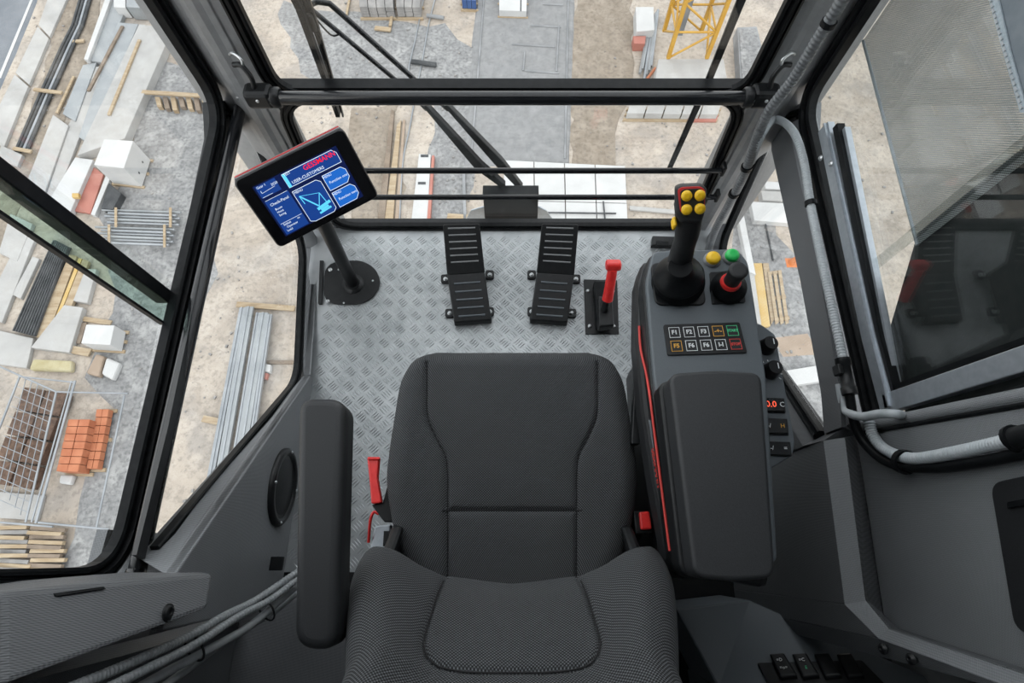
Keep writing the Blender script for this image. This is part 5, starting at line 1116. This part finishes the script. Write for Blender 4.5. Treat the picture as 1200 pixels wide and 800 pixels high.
loaded('slab_pallet', 'low stack of slabs with reddish edges below the cross bar, right of centre', 'slabs', [(738, 121), (846, 121), (842, 134), (734, 133)], .6, 'conc', (5, 1, 2), None, 'slab')
block('red_sheet', 'flat reddish sheet just below the low slab stack at the right', 'sheet', [(806, 134), (842, 134), (840, 141), (806, 141)], .2, 'pink')
# right hand side, through the lower right window
for q, h, m_, lab in (([(896, 212), (926, 214), (928, 222), (897, 221)], .5, 'concw', 'top white slab of the group beyond the joystick'), ([(892, 223), (928, 225), (930, 236), (894, 234)], .5, 'conc', 'second pale slab of the group beyond the joystick'), ([(880, 236), (930, 238), (934, 262), (884, 258)], .4, 'concw', 'largest pale slab of the group beyond the joystick'), ([(864, 250), (872, 252), (886, 322), (878, 318)], .4, 'concw', 'narrow white kerb left of the yellow timber'), ([(920, 434), (958, 428), (966, 446), (926, 452)], .4, 'concw', 'white beam at the bottom of the lower right window'), ([(878, 320), (884, 320), (898, 420), (890, 420)], .3, 'conc', 'pale kerb beside the yellow timber, further down')):
    block('concrete_slab', lab, 'slab', q, h, m_, 0, 'slabs right of the cab')
tag(obj('steel_rod', MB().tube([gz((897, 262), .1), gz((906, 305), .1)], .05, 6), M['dark']), 'thin dark rod on the ground above the wooden pallet', 'rod')
block('timber_board', 'yellow timber panel left of the wooden pallet', 'panel', [(882, 308), (893, 308), (903, 382), (890, 384)], .2, 'timby'); block('timber_board', 'pale timber panel between the yellow one and the pallet', 'panel', [(894, 308), (901, 308), (909, 372), (904, 380)], .15, 'timber')
t = thing('wooden_pallet', 'pale wooden pallet seen right of the console buttons', 'pallet', gz((912, 350)))
for k in range(3): o_ = k * 6.0; obj('slat', MB().slab([gz((x, y), .25) for x, y in ((900 + o_, 319 - k), (903.6 + o_, 318.5 - k), (912.6 + o_, 378), (909 + o_, 380))], (0, 0, -.06)), M['timber'], t)
for v in (0, .5, .93): A = gz((900 + 10 * v, 320 + 58 * v), .18); B = gz((916 + 10 * v, 318 + 58 * v), .18); n = V((0, .10, 0)); obj('bearer', MB().slab([A - n, B - n, B + n, A + n], (0, 0, -.16)), M['timber'], t)
patch('brick_rubble', [(905, 398), (948, 392), (955, 412), (915, 420)], 'paper', .04, .3)
t = thing('traffic_cone', 'small orange cone beside the yellow timber', 'cone', gz((927, 308))); obj('cone', MB().lathe([(.22, .04), (.05, .7)], gz((927, 308)), (0, 0, 1), 14), M['oran'], t); obj('foot', MB().box(gz((927, 308), .02), (.6, .6, .05)), M['oran'], t)
# loose stones and scraps lying about
mb = MB()
for k in range(650):
    zone = random.choice(((150, 280, 90, 560), (380, 560, 0, 130), (330, 460, 110, 260), (500, 560, 120, 260), (680, 850, 60, 260), (860, 960, 200, 440), (200, 300, 300, 620), (20, 130, 20, 200), (900, 1050, 20, 250)))
    p = gz((random.uniform(zone[0], zone[1]), random.uniform(zone[2], zone[3])), .06); r = random.choice((.03, .04, .06, .10)); a = random.uniform(0, 3); R = Matrix.Rotation(a, 3, 'Z'); mb.box(p, (r * 1.6, r, r * .8), R)
tag(obj('loose_stones', mb, M['stoneg']), 'loose stones and scraps scattered over the sandy ground', 'stones', None, 'stuff')
